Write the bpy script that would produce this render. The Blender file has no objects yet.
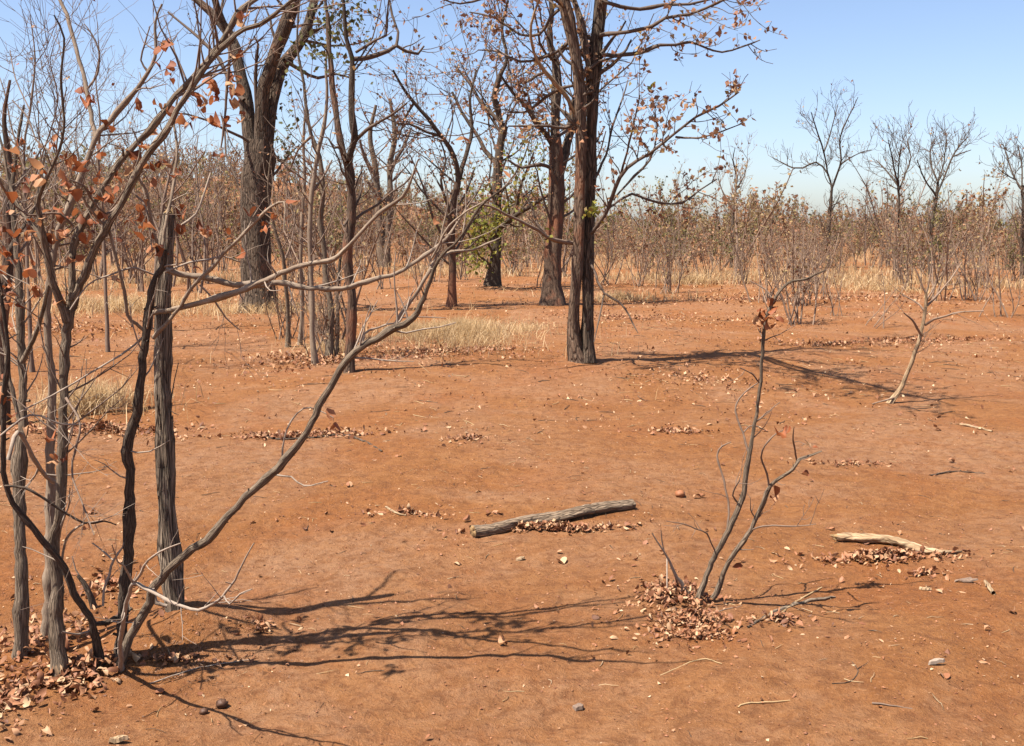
import bpy, math
import numpy as np

# ------------------------------------------------------------------ camera, sky, sun
SC = bpy.context.scene
COL = SC.collection
W, H = 1024, 746
F = 1024.0                      # focal length in pixels
EYE = 1.65
HORIZON = 228.0
PITCH = math.atan((H / 2 - HORIZON) / F)

cam = bpy.data.cameras.new("camera")
cam.lens, cam.sensor_width, cam.sensor_fit = 36.0 * F / 1024, 36.0, 'HORIZONTAL'
cam.clip_start, cam.clip_end = 0.05, 3000
co = bpy.data.objects.new("camera", cam)
co.location = (0, 0, EYE)
co.rotation_euler = (math.pi / 2 - PITCH, 0, 0)
COL.objects.link(co)
SC.camera = co

SUN_EL = math.radians(62.5)
SUN_AZ = math.radians(243)      # clockwise from +Y : sun stands left and behind
world = bpy.data.worlds.new("World")
SC.world = world
world.use_nodes = True
wn = world.node_tree
sky = wn.nodes.new("ShaderNodeTexSky")
sky.sky_type = 'NISHITA'
sky.sun_disc = False
sky.sun_elevation, sky.sun_rotation = SUN_EL, SUN_AZ
sky.altitude, sky.air_density, sky.dust_density, sky.ozone_density = 1500, 1.0, 4.0, 1.0
wn.nodes["Background"].inputs[1].default_value = 0.074
tint = wn.nodes.new("ShaderNodeMix")
tint.data_type, tint.blend_type = 'RGBA', 'MULTIPLY'
tint.inputs[0].default_value = 1.0
tint.inputs[7].default_value = (1.0, 0.985, 1.03, 1)
wn.links.new(sky.outputs[0], tint.inputs[6])
wn.links.new(tint.outputs[2], wn.nodes["Background"].inputs[0])

sl = bpy.data.lights.new("sun", 'SUN')
sl.energy, sl.angle, sl.color = 4.9, math.radians(0.5), (1.0, 0.95, 0.87)
so = bpy.data.objects.new("sun", sl)
sv = np.array([math.sin(SUN_AZ) * math.cos(SUN_EL), math.cos(SUN_AZ) * math.cos(SUN_EL), math.sin(SUN_EL)])
so.rotation_euler = (math.pi / 2 - SUN_EL, 0, math.pi - SUN_AZ)
so.location = tuple(sv * 60)
COL.objects.link(so)

SC.view_settings.view_transform = 'Standard'
SC.view_settings.look = 'None'
SC.view_settings.exposure = 1.42
SC.view_settings.gamma = 1.0
SC.view_settings.use_curve_mapping = False

# ------------------------------------------------------------------ terrain height and pixel rays
_r = np.random.default_rng(5)
def _waves(lo, hi, n):
    a = _r.uniform(0, 2 * np.pi, n); k = 2 * np.pi / np.exp(_r.uniform(np.log(lo), np.log(hi), n))
    return k * np.cos(a), k * np.sin(a), _r.uniform(0, 6.28, n)
_OCT = [(0.030,) + _waves(4, 9, 7), (0.014,) + _waves(1.2, 3, 9), (0.006,) + _waves(0.35, 0.9, 12), (0.0028,) + _waves(0.12, 0.3, 16)]
_FIN = [(0.0026,) + _waves(0.065, 0.16, 22)]
def _sum(oct_, x, y):
    h = np.zeros(np.broadcast(x, y).shape)
    for a, kx, ky, ph in oct_:
        for i in range(len(kx)):
            h += a / math.sqrt(len(kx)) * np.sin(kx[i] * x + ky[i] * y + ph[i])
    return h
def sstep(a, b, v):
    t = np.clip((v - a) / (b - a), 0, 1); return t * t * (3 - 2 * t)
MOUNDS = []                                     # (x, y, radius, height)
def gh(x, y):
    x = np.asarray(x, float); y = np.asarray(y, float)
    h = _sum(_OCT, x, y)
    h = h + 9.5 * sstep(65, 170, y) * sstep(15, -45, x)
    for mx, my, mr, mh in MOUNDS:
        h = h + mh * np.exp(-((x - mx) ** 2 + ((y - my) * 1.2) ** 2) / (mr * mr))
    return h
def ray(x, y):
    u = (x - W / 2) / F; v = (H / 2 - y) / F
    return np.array([u, math.cos(PITCH) + v * math.sin(PITCH), -math.sin(PITCH) + v * math.cos(PITCH)])
def P(x, y, d):
    r = ray(x, y); return np.array([0, 0, EYE]) + r * (d / r[1])
def G(x, y):
    """the ground point seen at a pixel"""
    z = 0.0
    for _ in range(8):
        r = ray(x, y); p = np.array([0, 0, EYE]) + r * ((z - EYE) / r[2]); z = float(gh(p[0], p[1]))
    return np.array([p[0], p[1], z])
def project(p):
    d = p - np.array([0, 0, EYE]); zc = d[:, 1] * math.cos(PITCH) - d[:, 2] * math.sin(PITCH)
    return W / 2 + F * d[:, 0] / zc, H / 2 - F * (d[:, 1] * math.sin(PITCH) + d[:, 2] * math.cos(PITCH)) / zc
def on_ground(x, y):
    return np.array([x, y, float(gh(x, y))])
def X_at(px, d):
    return (px - W / 2) / F * d * (1 / ray(px, HORIZON)[1])

# ------------------------------------------------------------------ materials
def new_mat(name):
    m = bpy.data.materials.new(name); m.use_nodes = True
    nt = m.node_tree; b = nt.nodes["Principled BSDF"]
    return m, nt, b
def nd(nt, t, **kw):
    n = nt.nodes.new(t)
    for k, v in kw.items(): setattr(n, k, v)
    return n
def ramp(nt, fac, stops):
    r = nd(nt, "ShaderNodeValToRGB"); e = r.color_ramp.elements
    while len(e) < len(stops): e.new(0.5)
    for i, (p, c) in enumerate(stops):
        e[i].position = p; e[i].color = (c[0], c[1], c[2], 1)
    nt.links.new(fac, r.inputs[0]); return r.outputs[0]
def noise(nt, vec, scale, detail=4, rough=0.6, dist=0.0):
    n = nd(nt, "ShaderNodeTexNoise"); n.inputs["Scale"].default_value = scale
    n.inputs["Detail"].default_value = detail; n.inputs["Roughness"].default_value = rough
    n.inputs["Distortion"].default_value = dist
    if vec is not None: nt.links.new(vec, n.inputs["Vector"])
    return n.outputs[0]
def mixc(nt, fac, a, b, mode='MIX'):
    m = nd(nt, "ShaderNodeMix", data_type='RGBA', blend_type=mode)
    for s, v in ((0, fac), (6, a), (7, b)):
        if hasattr(v, "is_linked"): nt.links.new(v, m.inputs[s])
        elif s == 0: m.inputs[0].default_value = v
        else: m.inputs[s].default_value = (v[0], v[1], v[2], 1)
    return m.outputs[2]
def bump(nt, h, b, strength, dist):
    n = nd(nt, "ShaderNodeBump"); n.inputs["Strength"].default_value = strength; n.inputs["Distance"].default_value = dist
    nt.links.new(h, n.inputs["Height"]); nt.links.new(n.outputs[0], b.inputs["Normal"])
def mul(nt, a, v):
    m = nd(nt, "ShaderNodeMath", operation='MULTIPLY'); nt.links.new(a, m.inputs[0])
    if hasattr(v, "is_linked"): nt.links.new(v, m.inputs[1])
    else: m.inputs[1].default_value = v
    return m.outputs[0]
def add(nt, a, b):
    m = nd(nt, "ShaderNodeMath", operation='ADD'); nt.links.new(a, m.inputs[0]); nt.links.new(b, m.inputs[1]); return m.outputs[0]

def soil_material(name="red_soil"):
    m, nt, b = new_mat(name)
    tc = nd(nt, "ShaderNodeTexCoord").outputs["Object"]
    big = noise(nt, tc, 0.42, 6, 0.62, 0.9)
    mid = noise(nt, tc, 2.6, 6, 0.65, 0.5)
    fine = noise(nt, tc, 34, 6, 0.75)
    g2 = noise(nt, tc, 85, 4, 0.7)
    grit = noise(nt, tc, 190, 3, 0.7)
    c = ramp(nt, mid, [(0.22, (0.1567, 0.0576, 0.0181)), (0.42, (0.1952, 0.0774, 0.0241)), (0.58, (0.2221, 0.0927, 0.0306)), (0.80, (0.2515, 0.1138, 0.0430))])
    pale = ramp(nt, big, [(0.44, (0, 0, 0)), (0.57, (1, 1, 1))])
    crust = noise(nt, tc, 6.0, 6, 0.7, 1.2)
    pale2 = mul(nt, pale, ramp(nt, crust, [(0.40, (0.35, 0.35, 0.35)), (0.60, (1, 1, 1))]))
    c = mixc(nt, mul(nt, pale2, 0.92), c, (0.2405, 0.1251, 0.0651))           # grey pink compacted crust
    red = ramp(nt, noise(nt, tc, 0.7, 5, 0.65, 0.6), [(0.50, (0, 0, 0)), (0.66, (1, 1, 1))])
    c = mixc(nt, mul(nt, red, 0.6), c, (0.2077, 0.0702, 0.0194))
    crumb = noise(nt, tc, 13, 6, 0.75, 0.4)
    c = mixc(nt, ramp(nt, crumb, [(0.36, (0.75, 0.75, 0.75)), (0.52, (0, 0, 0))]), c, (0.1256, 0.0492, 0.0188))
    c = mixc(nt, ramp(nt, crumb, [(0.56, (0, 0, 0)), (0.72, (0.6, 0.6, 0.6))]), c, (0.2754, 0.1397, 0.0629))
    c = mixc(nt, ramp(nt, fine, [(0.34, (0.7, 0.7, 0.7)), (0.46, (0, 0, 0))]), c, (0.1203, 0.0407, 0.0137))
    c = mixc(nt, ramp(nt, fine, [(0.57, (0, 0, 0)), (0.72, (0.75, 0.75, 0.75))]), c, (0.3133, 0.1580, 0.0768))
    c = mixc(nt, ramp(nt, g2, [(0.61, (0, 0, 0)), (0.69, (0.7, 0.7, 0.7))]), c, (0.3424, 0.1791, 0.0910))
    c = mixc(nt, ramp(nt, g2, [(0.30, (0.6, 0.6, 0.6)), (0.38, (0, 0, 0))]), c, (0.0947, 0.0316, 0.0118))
    nt.links.new(c, b.inputs["Base Color"])
    b.inputs["Roughness"].default_value = 0.95; b.inputs["Specular IOR Level"].default_value = 0.15
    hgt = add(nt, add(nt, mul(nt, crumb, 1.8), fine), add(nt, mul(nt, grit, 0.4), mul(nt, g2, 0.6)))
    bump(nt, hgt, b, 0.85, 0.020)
    return m

def bark_material(name, dark, mid_, light, sxy=60, sz=12, crack=0.7, soil=0.0, soil_c=(0.30, 0.105, 0.042), bd=0.006, rows=None):
    """bark that runs along the limb: the 'bark' attribute holds (around, around, along) in metres"""
    m, nt, b = new_mat(name)
    dark, mid_, light = [(c[0] * 0.82, c[1] * 0.74, c[2] * 0.66) for c in (dark, mid_, light)]   # warm, weathered
    at = nd(nt, "ShaderNodeAttribute", attribute_name="bark").outputs["Vector"]
    mp = nd(nt, "ShaderNodeMapping"); mp.inputs["Scale"].default_value = (sxy, sxy, sz); nt.links.new(at, mp.inputs[0])
    n1 = noise(nt, mp.outputs[0], 1.0, 6, 0.65, 0.8)
    mp2 = nd(nt, "ShaderNodeMapping"); mp2.inputs["Scale"].default_value = (sxy * 2.2, sxy * 2.2, sz * 1.6); nt.links.new(at, mp2.inputs[0])
    vo = nd(nt, "ShaderNodeTexVoronoi", feature='DISTANCE_TO_EDGE'); vo.inputs["Scale"].default_value = 0.5; nt.links.new(mp2.outputs[0], vo.inputs["Vector"])
    cr = ramp(nt, vo.outputs["Distance"], [(0.0, (1, 1, 1)), (0.14, (0, 0, 0))])
    isl = nd(nt, "ShaderNodeNewGeometry").outputs["Random Per Island"]
    c = ramp(nt, n1, [(0.28, dark), (0.5, mid_), (0.74, light)])
    c = mixc(nt, mul(nt, cr, crack), c, tuple(v * 0.35 for v in dark))
    c = mixc(nt, mul(nt, isl, 0.5), c, mid_)
    if soil > 0:
        s = ramp(nt, noise(nt, at, 1.6, 5, 0.6), [(0.62 - 0.3 * soil, (0, 0, 0)), (0.74 - 0.3 * soil, (1, 1, 1))])
        c = mixc(nt, s, c, soil_c)
    nt.links.new(c, b.inputs["Base Color"])
    b.inputs["Roughness"].default_value = 0.9; b.inputs["Specular IOR Level"].default_value = 0.2
    inv = nd(nt, "ShaderNodeMath", operation='SUBTRACT'); nt.links.new(n1, inv.inputs[0]); nt.links.new(mul(nt, cr, 0.6 * crack), inv.inputs[1])
    bump(nt, inv.outputs[0], b, 0.9, bd)
    return m

def leaf_material(name, stops, trans=0.35):
    """each leaf takes its own colour out of the range"""
    m, nt, b = new_mat(name)
    isl = nd(nt, "ShaderNodeNewGeometry").outputs["Random Per Island"]
    stops = [(p, (c[0] * 0.80, c[1] * 0.78, c[2] * 0.76)) for p, c in stops]
    c = ramp(nt, isl, stops)
    tc = nd(nt, "ShaderNodeTexCoord").outputs["Object"]
    c = mixc(nt, mul(nt, noise(nt, tc, 70, 3, 0.6), 0.55), c, tuple(v * 0.6 for v in stops[len(stops) // 2][1]))
    nt.links.new(c, b.inputs["Base Color"])
    b.inputs["Roughness"].default_value = 0.62; b.inputs["Specular IOR Level"].default_value = 0.3
    if trans > 0:
        tr = nd(nt, "ShaderNodeBsdfTranslucent"); nt.links.new(c, tr.inputs[0])
        mx = nd(nt, "ShaderNodeMixShader"); mx.inputs[0].default_value = trans
        nt.links.new(b.outputs[0], mx.inputs[1]); nt.links.new(tr.outputs[0], mx.inputs[2])
        nt.links.new(mx.outputs[0], nt.nodes["Material Output"].inputs["Surface"])
    return m

M = {}
M['soil'] = soil_material()
M['bark_grey'] = bark_material('grey_bark', (0.070, 0.052, 0.038), (0.215, 0.172, 0.130), (0.400, 0.340, 0.270), 75, 14, 0.75, bd=0.008)
M['bark_dark'] = bark_material('dark_bark', (0.034, 0.026, 0.021), (0.090, 0.070, 0.055), (0.240, 0.196, 0.154), 75, 20, 0.7, bd=0.007)
M['bark_split'] = bark_material('split_dead_bark', (0.055, 0.041, 0.032), (0.250, 0.203, 0.158), (0.500, 0.440, 0.360), 80, 7, 0.95, bd=0.014)
M['bark_log'] = bark_material('weathered_log_bark', (0.075, 0.054, 0.040), (0.290, 0.225, 0.165), (0.520, 0.430, 0.330), 90, 14, 0.9, bd=0.010)
M['bark_smooth'] = bark_material('smooth_grey_bark', (0.135, 0.100, 0.076), (0.255, 0.205, 0.160), (0.390, 0.330, 0.270), 60, 22, 0.25, bd=0.003)
M['bark_old'] = bark_material('old_fissured_bark', (0.036, 0.026, 0.020), (0.125, 0.095, 0.071), (0.310, 0.250, 0.195), 20, 5.0, 0.95, soil=0.08, soil_c=(0.20, 0.105, 0.062), bd=0.035)
M['bark_main'] = bark_material('dark_fissured_bark', (0.045, 0.033, 0.026), (0.190, 0.134, 0.098), (0.370, 0.280, 0.205), 24, 7, 0.85, soil=0.12, soil_c=(0.22, 0.085, 0.040), bd=0.022)
M['bark_crust'] = bark_material('soil_crusted_bark', (0.038, 0.027, 0.021), (0.120, 0.082, 0.060), (0.270, 0.200, 0.150), 34, 8, 0.8, soil=0.42, soil_c=(0.19, 0.080, 0.042), bd=0.012)
M['twig_pale'] = bark_material('pale_twig', (0.190, 0.152, 0.125), (0.300, 0.252, 0.212), (0.420, 0.365, 0.315), 80, 40, 0.1, bd=0.001)
M['twig_dark'] = bark_material('dark_twig', (0.060, 0.044, 0.036), (0.110, 0.084, 0.068), (0.190, 0.150, 0.122), 40, 20, 0.1, bd=0.001)
M['twig_mid'] = bark_material('brown_twig', (0.105, 0.075, 0.060), (0.190, 0.142, 0.114), (0.290, 0.228, 0.186), 40, 20, 0.1, bd=0.001)
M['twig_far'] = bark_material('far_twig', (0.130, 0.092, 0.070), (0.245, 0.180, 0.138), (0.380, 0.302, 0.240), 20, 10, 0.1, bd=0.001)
M['wood_pale'] = bark_material('bleached_wood', (0.130, 0.080, 0.042), (0.420, 0.310, 0.195), (0.620, 0.530, 0.400), 40, 9, 0.8, bd=0.008)
M['wood_cut'] = bark_material('broken_wood', (0.180, 0.105, 0.050), (0.380, 0.260, 0.130), (0.540, 0.420, 0.260), 160, 160, 0.4, bd=0.004)
M['leaf_russet'] = leaf_material('russet_leaf', [(0.0, (0.12, 0.036, 0.016)), (0.3, (0.30, 0.082, 0.026)), (0.55, (0.43, 0.142, 0.050)), (0.78, (0.54, 0.260, 0.125)), (1.0, (0.66, 0.44, 0.25))], 0.35)
M['leaf_small'] = leaf_material('small_dry_leaf', [(0.0, (0.15, 0.062, 0.036)), (0.3, (0.36, 0.155, 0.085)), (0.65, (0.52, 0.28, 0.155)), (0.9, (0.56, 0.36, 0.17)), (1.0, (0.34, 0.30, 0.08))], 0.4)
M['leaf_far'] = leaf_material('far_dry_leaf', [(0.0, (0.18, 0.076, 0.042)), (0.35, (0.36, 0.155, 0.075)), (0.6, (0.46, 0.250, 0.125)), (0.82, (0.44, 0.310, 0.140)), (1.0, (0.30, 0.26, 0.085))], 0.35)
M['leaf_olive'] = leaf_material('olive_leaf', [(0.0, (0.090, 0.090, 0.028)), (0.5, (0.210, 0.185, 0.060)), (1.0, (0.360, 0.285, 0.105))], 0.35)
M['leaf_green'] = leaf_material('green_leaf', [(0.0, (0.070, 0.085, 0.018)), (0.5, (0.230, 0.240, 0.040)), (0.85, (0.420, 0.390, 0.070)), (1.0, (0.30, 0.13, 0.05))], 0.4)
M['leaf_darkgreen'] = leaf_material('dark_green_leaf', [(0.0, (0.030, 0.036, 0.014)), (0.6, (0.085, 0.090, 0.028)), (0.85, (0.20, 0.19, 0.05)), (1.0, (0.26, 0.12, 0.05))], 0.3)
M['leaf_tan'] = leaf_material('tan_leaf', [(0.0, (0.24, 0.16, 0.075)), (0.5, (0.36, 0.25, 0.12)), (1.0, (0.46, 0.33, 0.17))], 0.35)
M['litter'] = leaf_material('fallen_leaf', [(0.0, (0.08, 0.030, 0.014)), (0.25, (0.22, 0.080, 0.034)), (0.5, (0.38, 0.165, 0.078)), (0.78, (0.50, 0.270, 0.140)), (1.0, (0.62, 0.43, 0.25))], 0.12)
M['litter_pale'] = leaf_material('bleached_fallen_leaf', [(0.0, (0.07, 0.026, 0.012)), (0.3, (0.24, 0.092, 0.040)), (0.55, (0.44, 0.215, 0.105)), (0.8, (0.58, 0.360, 0.200)), (1.0, (0.70, 0.540, 0.340))], 0.12)
M['straw'] = leaf_material('dry_straw', [(0.0, (0.52, 0.330, 0.150)), (0.5, (0.70, 0.490, 0.255)), (1.0, (0.80, 0.610, 0.370))], 0.42)
M['clod'] = leaf_material('soil_clod', [(0.0, (0.16, 0.060, 0.028)), (0.55, (0.31, 0.120, 0.050)), (1.0, (0.44, 0.195, 0.090))], 0.0)
M['mound'] = leaf_material('crumbly_brown_soil', [(0.0, (0.10, 0.040, 0.013)), (0.55, (0.19, 0.080, 0.026)), (1.0, (0.26, 0.115, 0.042))], 0.0)
M['dung'] = leaf_material('dark_dropping', [(0.0, (0.060, 0.028, 0.016)), (1.0, (0.120, 0.055, 0.028))], 0.0)

# ------------------------------------------------------------------ geometry helpers (all in numpy batches)
def unit(v):
    return v / (np.linalg.norm(v, axis=-1, keepdims=True) + 1e-12)
def tubes(Pt, R, k, mat=0, rng=None, rough=0.0, tip=False):
    """n limbs at once: Pt (n,m,3), R (n,m) -> one shell piece each"""
    n, m = R.shape
    T = np.empty_like(Pt); T[:, 1:-1] = Pt[:, 2:] - Pt[:, :-2]; T[:, 0] = Pt[:, 1] - Pt[:, 0]; T[:, -1] = Pt[:, -1] - Pt[:, -2]
    T = unit(T)
    mean = unit(Pt[:, -1] - Pt[:, 0])
    ref = np.where(np.abs(mean[:, 1:2]) < 0.8, np.array([[0., 1., 0.]]), np.array([[1., 0., 0.]]))
    U = unit(np.cross(T, ref[:, None, :])); V = np.cross(T, U)
    th = np.arange(k) * 2 * np.pi / k
    s = np.concatenate([np.zeros((n, 1)), np.cumsum(np.linalg.norm(np.diff(Pt, axis=1), axis=2), axis=1)], axis=1)
    Rk = np.repeat(R[:, :, None], k, axis=2)
    if rough > 0:
        r0 = R[:, :1, None]
        for q in range(7):
            a = rng.integers(1, 6, (n, 1, 1)); ks = rng.uniform(0.15, 1.6, (n, 1, 1)) / r0 * 0.35; ph = rng.uniform(0, 6.28, (n, 1, 1))
            Rk = Rk * (1 + rough * 0.4 * np.sin(a * th[None, None] + ks * s[:, :, None] + ph))
    vert = Pt[:, :, None, :] + Rk[..., None] * (np.cos(th)[None, None, :, None] * U[:, :, None, :] + np.sin(th)[None, None, :, None] * V[:, :, None, :])
    off = (rng.uniform(0, 50, (n, 1, 1)) if rng is not None else np.zeros((n, 1, 1)))
    rb = np.maximum(R[:, :1, None], 0.001)
    att = np.stack([np.broadcast_to(rb * np.cos(th), (n, m, k)) + off * 0.37, np.broadcast_to(rb * np.sin(th), (n, m, k)), np.broadcast_to(s[:, :, None], (n, m, k)) + off], axis=-1)
    i = np.arange(m - 1)[:, None] * k + np.arange(k)[None, :]
    j = np.arange(m - 1)[:, None] * k + (np.arange(k)[None, :] + 1) % k
    f = np.stack([i, j, j + k, i + k], axis=-1).reshape(-1, 4)
    Fc = (f[None] + (np.arange(n) * m * k)[:, None, None]).reshape(-1, 4)
    return (vert.reshape(-1, 3), Fc, att.reshape(-1, 3), mat)
def end_cap(Pt, R, k, mat, at_end=True, bulge=0.3, jag=0.25, rng=None):
    """a rough broken end for one limb: a fan of triangles"""
    p = Pt[-1] if at_end else Pt[0]; q = Pt[-2] if at_end else Pt[1]
    t = unit(p - q); ref = np.array([0., 1., 0.]) if abs(t[1]) < 0.8 else np.array([1., 0., 0.])
    U = unit(np.cross(t, ref)); Vv = np.cross(t, U); r = R[-1] if at_end else R[0]
    th = np.arange(k) * 2 * np.pi / k
    ring = p + r * 0.985 * (np.cos(th)[:, None] * U + np.sin(th)[:, None] * Vv)
    mid = p + r * 0.5 * (np.cos(th)[:, None] * U + np.sin(th)[:, None] * Vv) + t * (r * bulge * (0.6 + jag * rng.normal(0, 1.5, (k, 1))))
    v = np.concatenate([ring - t * r * 0.05, mid, [p + t * r * bulge * 0.7]])
    f4 = np.array([[i, (i + 1) % k, k + (i + 1) % k, k + i] for i in range(k)] + [[k + i, k + (i + 1) % k, 2 * k, 2 * k] for i in range(k)])
    return (v, f4, v.copy(), mat)
def kids(rng, par, dens=None, count=None, t=(0.2, 1.0), ang=(30, 60), ln=(0.1, 0.3), rel=False, rr=0.6, rmin=0.001, rmax=1.0, m=4, wob=0.15, up=0.0, end=0.35, flat=1.0):
    """side limbs along a list of (paths, radii) batches"""
    out = []
    for Pp, Rp in par:
        n, mp, _ = Pp.shape
        L = np.linalg.norm(np.diff(Pp, axis=1), axis=2).sum(1)
        c = rng.poisson(np.maximum(L * dens, 0.001)) if dens is not None else np.full(n, count)
        idx = np.repeat(np.arange(n), c)
        if len(idx) == 0: continue
        tt = rng.uniform(t[0], t[1], len(idx)); u = tt * (mp - 1); i0 = np.minimum(u.astype(int), mp - 2); fr = (u - i0)[:, None]
        A, B = Pp[idx, i0], Pp[idx, i0 + 1]
        p = A * (1 - fr) + B * fr; T = unit(B - A)
        r = Rp[idx, i0] * (1 - fr[:, 0]) + Rp[idx, i0 + 1] * fr[:, 0]
        q = rng.normal(0, 1, p.shape); q[:, 1] *= flat
        q = unit(q - (q * T).sum(1, keepdims=True) * T)
        a = np.radians(rng.uniform(ang[0], ang[1], len(idx)))[:, None]
        d = np.cos(a) * T + np.sin(a) * q
        l = rng.uniform(ln[0], ln[1], len(idx))
        if rel: l = l * L[idx] * (1.15 - 0.7 * tt)
        rc = np.clip(r * rr * rng.uniform(0.7, 1.1, len(idx)), rmin, rmax)
        path = [p]
        for s in range(m - 1):
            d = unit(d + rng.normal(0, wob, d.shape) + np.array([0, 0, up]))
            p = p + d * (l / (m - 1))[:, None]; path.append(p)
        Pt = np.stack(path, 1)
        R = np.maximum(rc[:, None] * (1 + (end - 1) * np.linspace(0, 1, m)[None]), rmin * 0.6)
        out.append((Pt, R))
    return out
def smooth_path(pts, rad, step, rng=None, wob=0.0):
    """Catmull-Rom through the traced joints"""
    pts = np.asarray(pts, float); rad = np.asarray(rad, float)
    e = np.concatenate([[2 * pts[0] - pts[1]], pts, [2 * pts[-1] - pts[-2]]])
    o, r = [], []
    for i in range(len(pts) - 1):
        n = max(1, int(math.ceil(np.linalg.norm(pts[i + 1] - pts[i]) / step)))
        for s in range(n):
            t = s / n; a, b, c, d = e[i:i + 4]
            o.append(0.5 * (2 * b + (c - a) * t + (2 * a - 5 * b + 4 * c - d) * t * t + (3 * b - a - 3 * c + d) * t ** 3)); r.append(rad[i] * (1 - t) + rad[i + 1] * t)
    o.append(pts[-1]); r.append(rad[-1]); o = np.array(o); r = np.array(r)
    if wob > 0 and len(o) > 2:
        w = rng.normal(0, 1, o.shape) * r[:, None] * wob; w[0] = 0; w[-1] *= 0.5; o = o + w
    return o, r

# leaf templates: butterfly pair of leaflets / one curled leaflet / far leaf
def _wing(sx):
    return [(0, 0), (0.25 * sx, 0.03), (0.45 * sx, 0.18), (0.56 * sx, 0.42), (0.51 * sx, 0.68), (0.37 * sx, 0.88), (0.18 * sx, 0.97), (0.08 * sx, 0.84), (0.05 * sx, 0.5)]
_wq = np.array([[0, 1, 2, 8], [8, 2, 3, 4], [8, 4, 5, 7], [7, 5, 6, 6]])
_T_PAIR = (np.array(_wing(1) + _wing(-1)), np.concatenate([_wq, np.where(_wq[:, 2:3] == _wq[:, 3:4], _wq[:, [1, 0, 2, 3]], _wq[:, ::-1]) + 9]))
_T_ONE = (np.array([(0, 0), (0.30, 0.22), (0.33, 0.62), (0.06, 1.0), (-0.27, 0.68), (-0.30, 0.25), (0.02, 0.35), (0.03, 0.7)]),
          np.array([[0, 1, 6, 6], [1, 2, 7, 6], [2, 3, 7, 7], [7, 3, 4, 4], [6, 7, 4, 5], [0, 6, 5, 5]]))
_T_FAR = (np.array([(0, 0), (0.38, 0.45), (0, 1.0), (-0.38, 0.5)]), np.array([[0, 1, 2, 3]]))
def leaves(rng, pos, size, kind='pair', mat=0, flat=None, curl=0.5, aim=None, narrow=0.75):
    """n leaves at pos; flat = tilt spread in radians for leaves lying down, None = any way round"""
    tv, tf = {'pair': _T_PAIR, 'one': _T_ONE, 'far': _T_FAR}[kind]
    n = len(pos)
    if n == 0: return None
    sz = rng.uniform(size[0], size[1], n)
    c1, c2, c3 = rng.normal(0, curl, (n, 1)), rng.uniform(0.0, 2 * curl, (n, 1)) * rng.choice([-1, 1], (n, 1)), rng.normal(0, curl, (n, 1))
    x, y = tv[None, :, 0] * rng.uniform(narrow, 1.1, (n, 1)), np.broadcast_to(tv[None, :, 1], (n, len(tv)))
    z = c2 * np.abs(x) * 0.8 + c1 * (y - 0.4) ** 2 + c3 * x * (y - 0.5)
    L = np.stack([x, y - 0.4 * (flat is not None), z], -1) * sz[:, None, None]
    if flat is None:
        q = unit(rng.normal(0, 1, (n, 4)))
        if aim is not None:                                # leaves hang
            q = None
            yaw = rng.uniform(0, 6.28, n); t = np.radians(rng.normal(aim, 35, n))
        else: yaw = t = None
    else:
        q = None; yaw = rng.uniform(0, 6.28, n); t = rng.normal(0, flat, n)
    if q is not None:
        w, a, b, c = q.T
        Rm = np.stack([np.stack([1 - 2 * (b * b + c * c), 2 * (a * b - c * w), 2 * (a * c + b * w)], -1), np.stack([2 * (a * b + c * w), 1 - 2 * (a * a + c * c), 2 * (b * c - a * w)], -1), np.stack([2 * (a * c - b * w), 2 * (b * c + a * w), 1 - 2 * (a * a + b * b)], -1)], 1)
    else:
        cy, sy, ct, st = np.cos(yaw), np.sin(yaw), np.cos(t), np.sin(t); o = np.zeros(n)
        Rz = np.stack([np.stack([cy, -sy, o], -1), np.stack([sy, cy, o], -1), np.stack([o, o, o + 1], -1)], 1)
        Rx = np.stack([np.stack([o + 1, o, o], -1), np.stack([o, ct, -st], -1), np.stack([o, st, ct], -1)], 1)
        Rm = Rz @ Rx
        if flat is not None:
            rl = rng.normal(0, flat, n); cr, sr = np.cos(rl), np.sin(rl)
            Rm = Rm @ np.stack([np.stack([cr, o, sr], -1), np.stack([o, o + 1, o], -1), np.stack([-sr, o, cr], -1)], 1)
    L = np.einsum('nij,nvj->nvi', Rm, L)
    if flat is not None: L[:, :, 2] -= L[:, :, 2].min(1, keepdims=True)
    V = (L + pos[:, None, :]).reshape(-1, 3)
    Fc = (tf[None] + (np.arange(n) * len(tv))[:, None, None]).reshape(-1, 4)
    return (V, Fc, V * 0, mat)
def along(rng, par, dens, t=(0.3, 1.0), jit=0.01):
    """points beside the limbs where leaves sit"""
    o = []
    for Pp, Rp in par:
        n, mp, _ = Pp.shape
        L = np.linalg.norm(np.diff(Pp, axis=1), axis=2).sum(1)
        idx = np.repeat(np.arange(n), rng.poisson(L * dens))
        if len(idx) == 0: continue
        u = rng.uniform(t[0], t[1], len(idx)) * (mp - 1); i0 = np.minimum(u.astype(int), mp - 2); fr = (u - i0)[:, None]
        o.append(Pp[idx, i0] * (1 - fr) + Pp[idx, i0 + 1] * fr + rng.normal(0, jit, (len(idx), 3)))
    return np.concatenate(o) if o else np.zeros((0, 3))
_OCTA = np.array([(1, 0, 0), (-1, 0, 0), (0, 1, 0), (0, -1, 0), (0, 0, 1), (0, 0, -1)], float)
_OCTF = np.array([[0, 2, 4], [2, 1, 4], [1, 3, 4], [3, 0, 4], [2, 0, 5], [1, 2, 5], [3, 1, 5], [0, 3, 5]])
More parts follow.
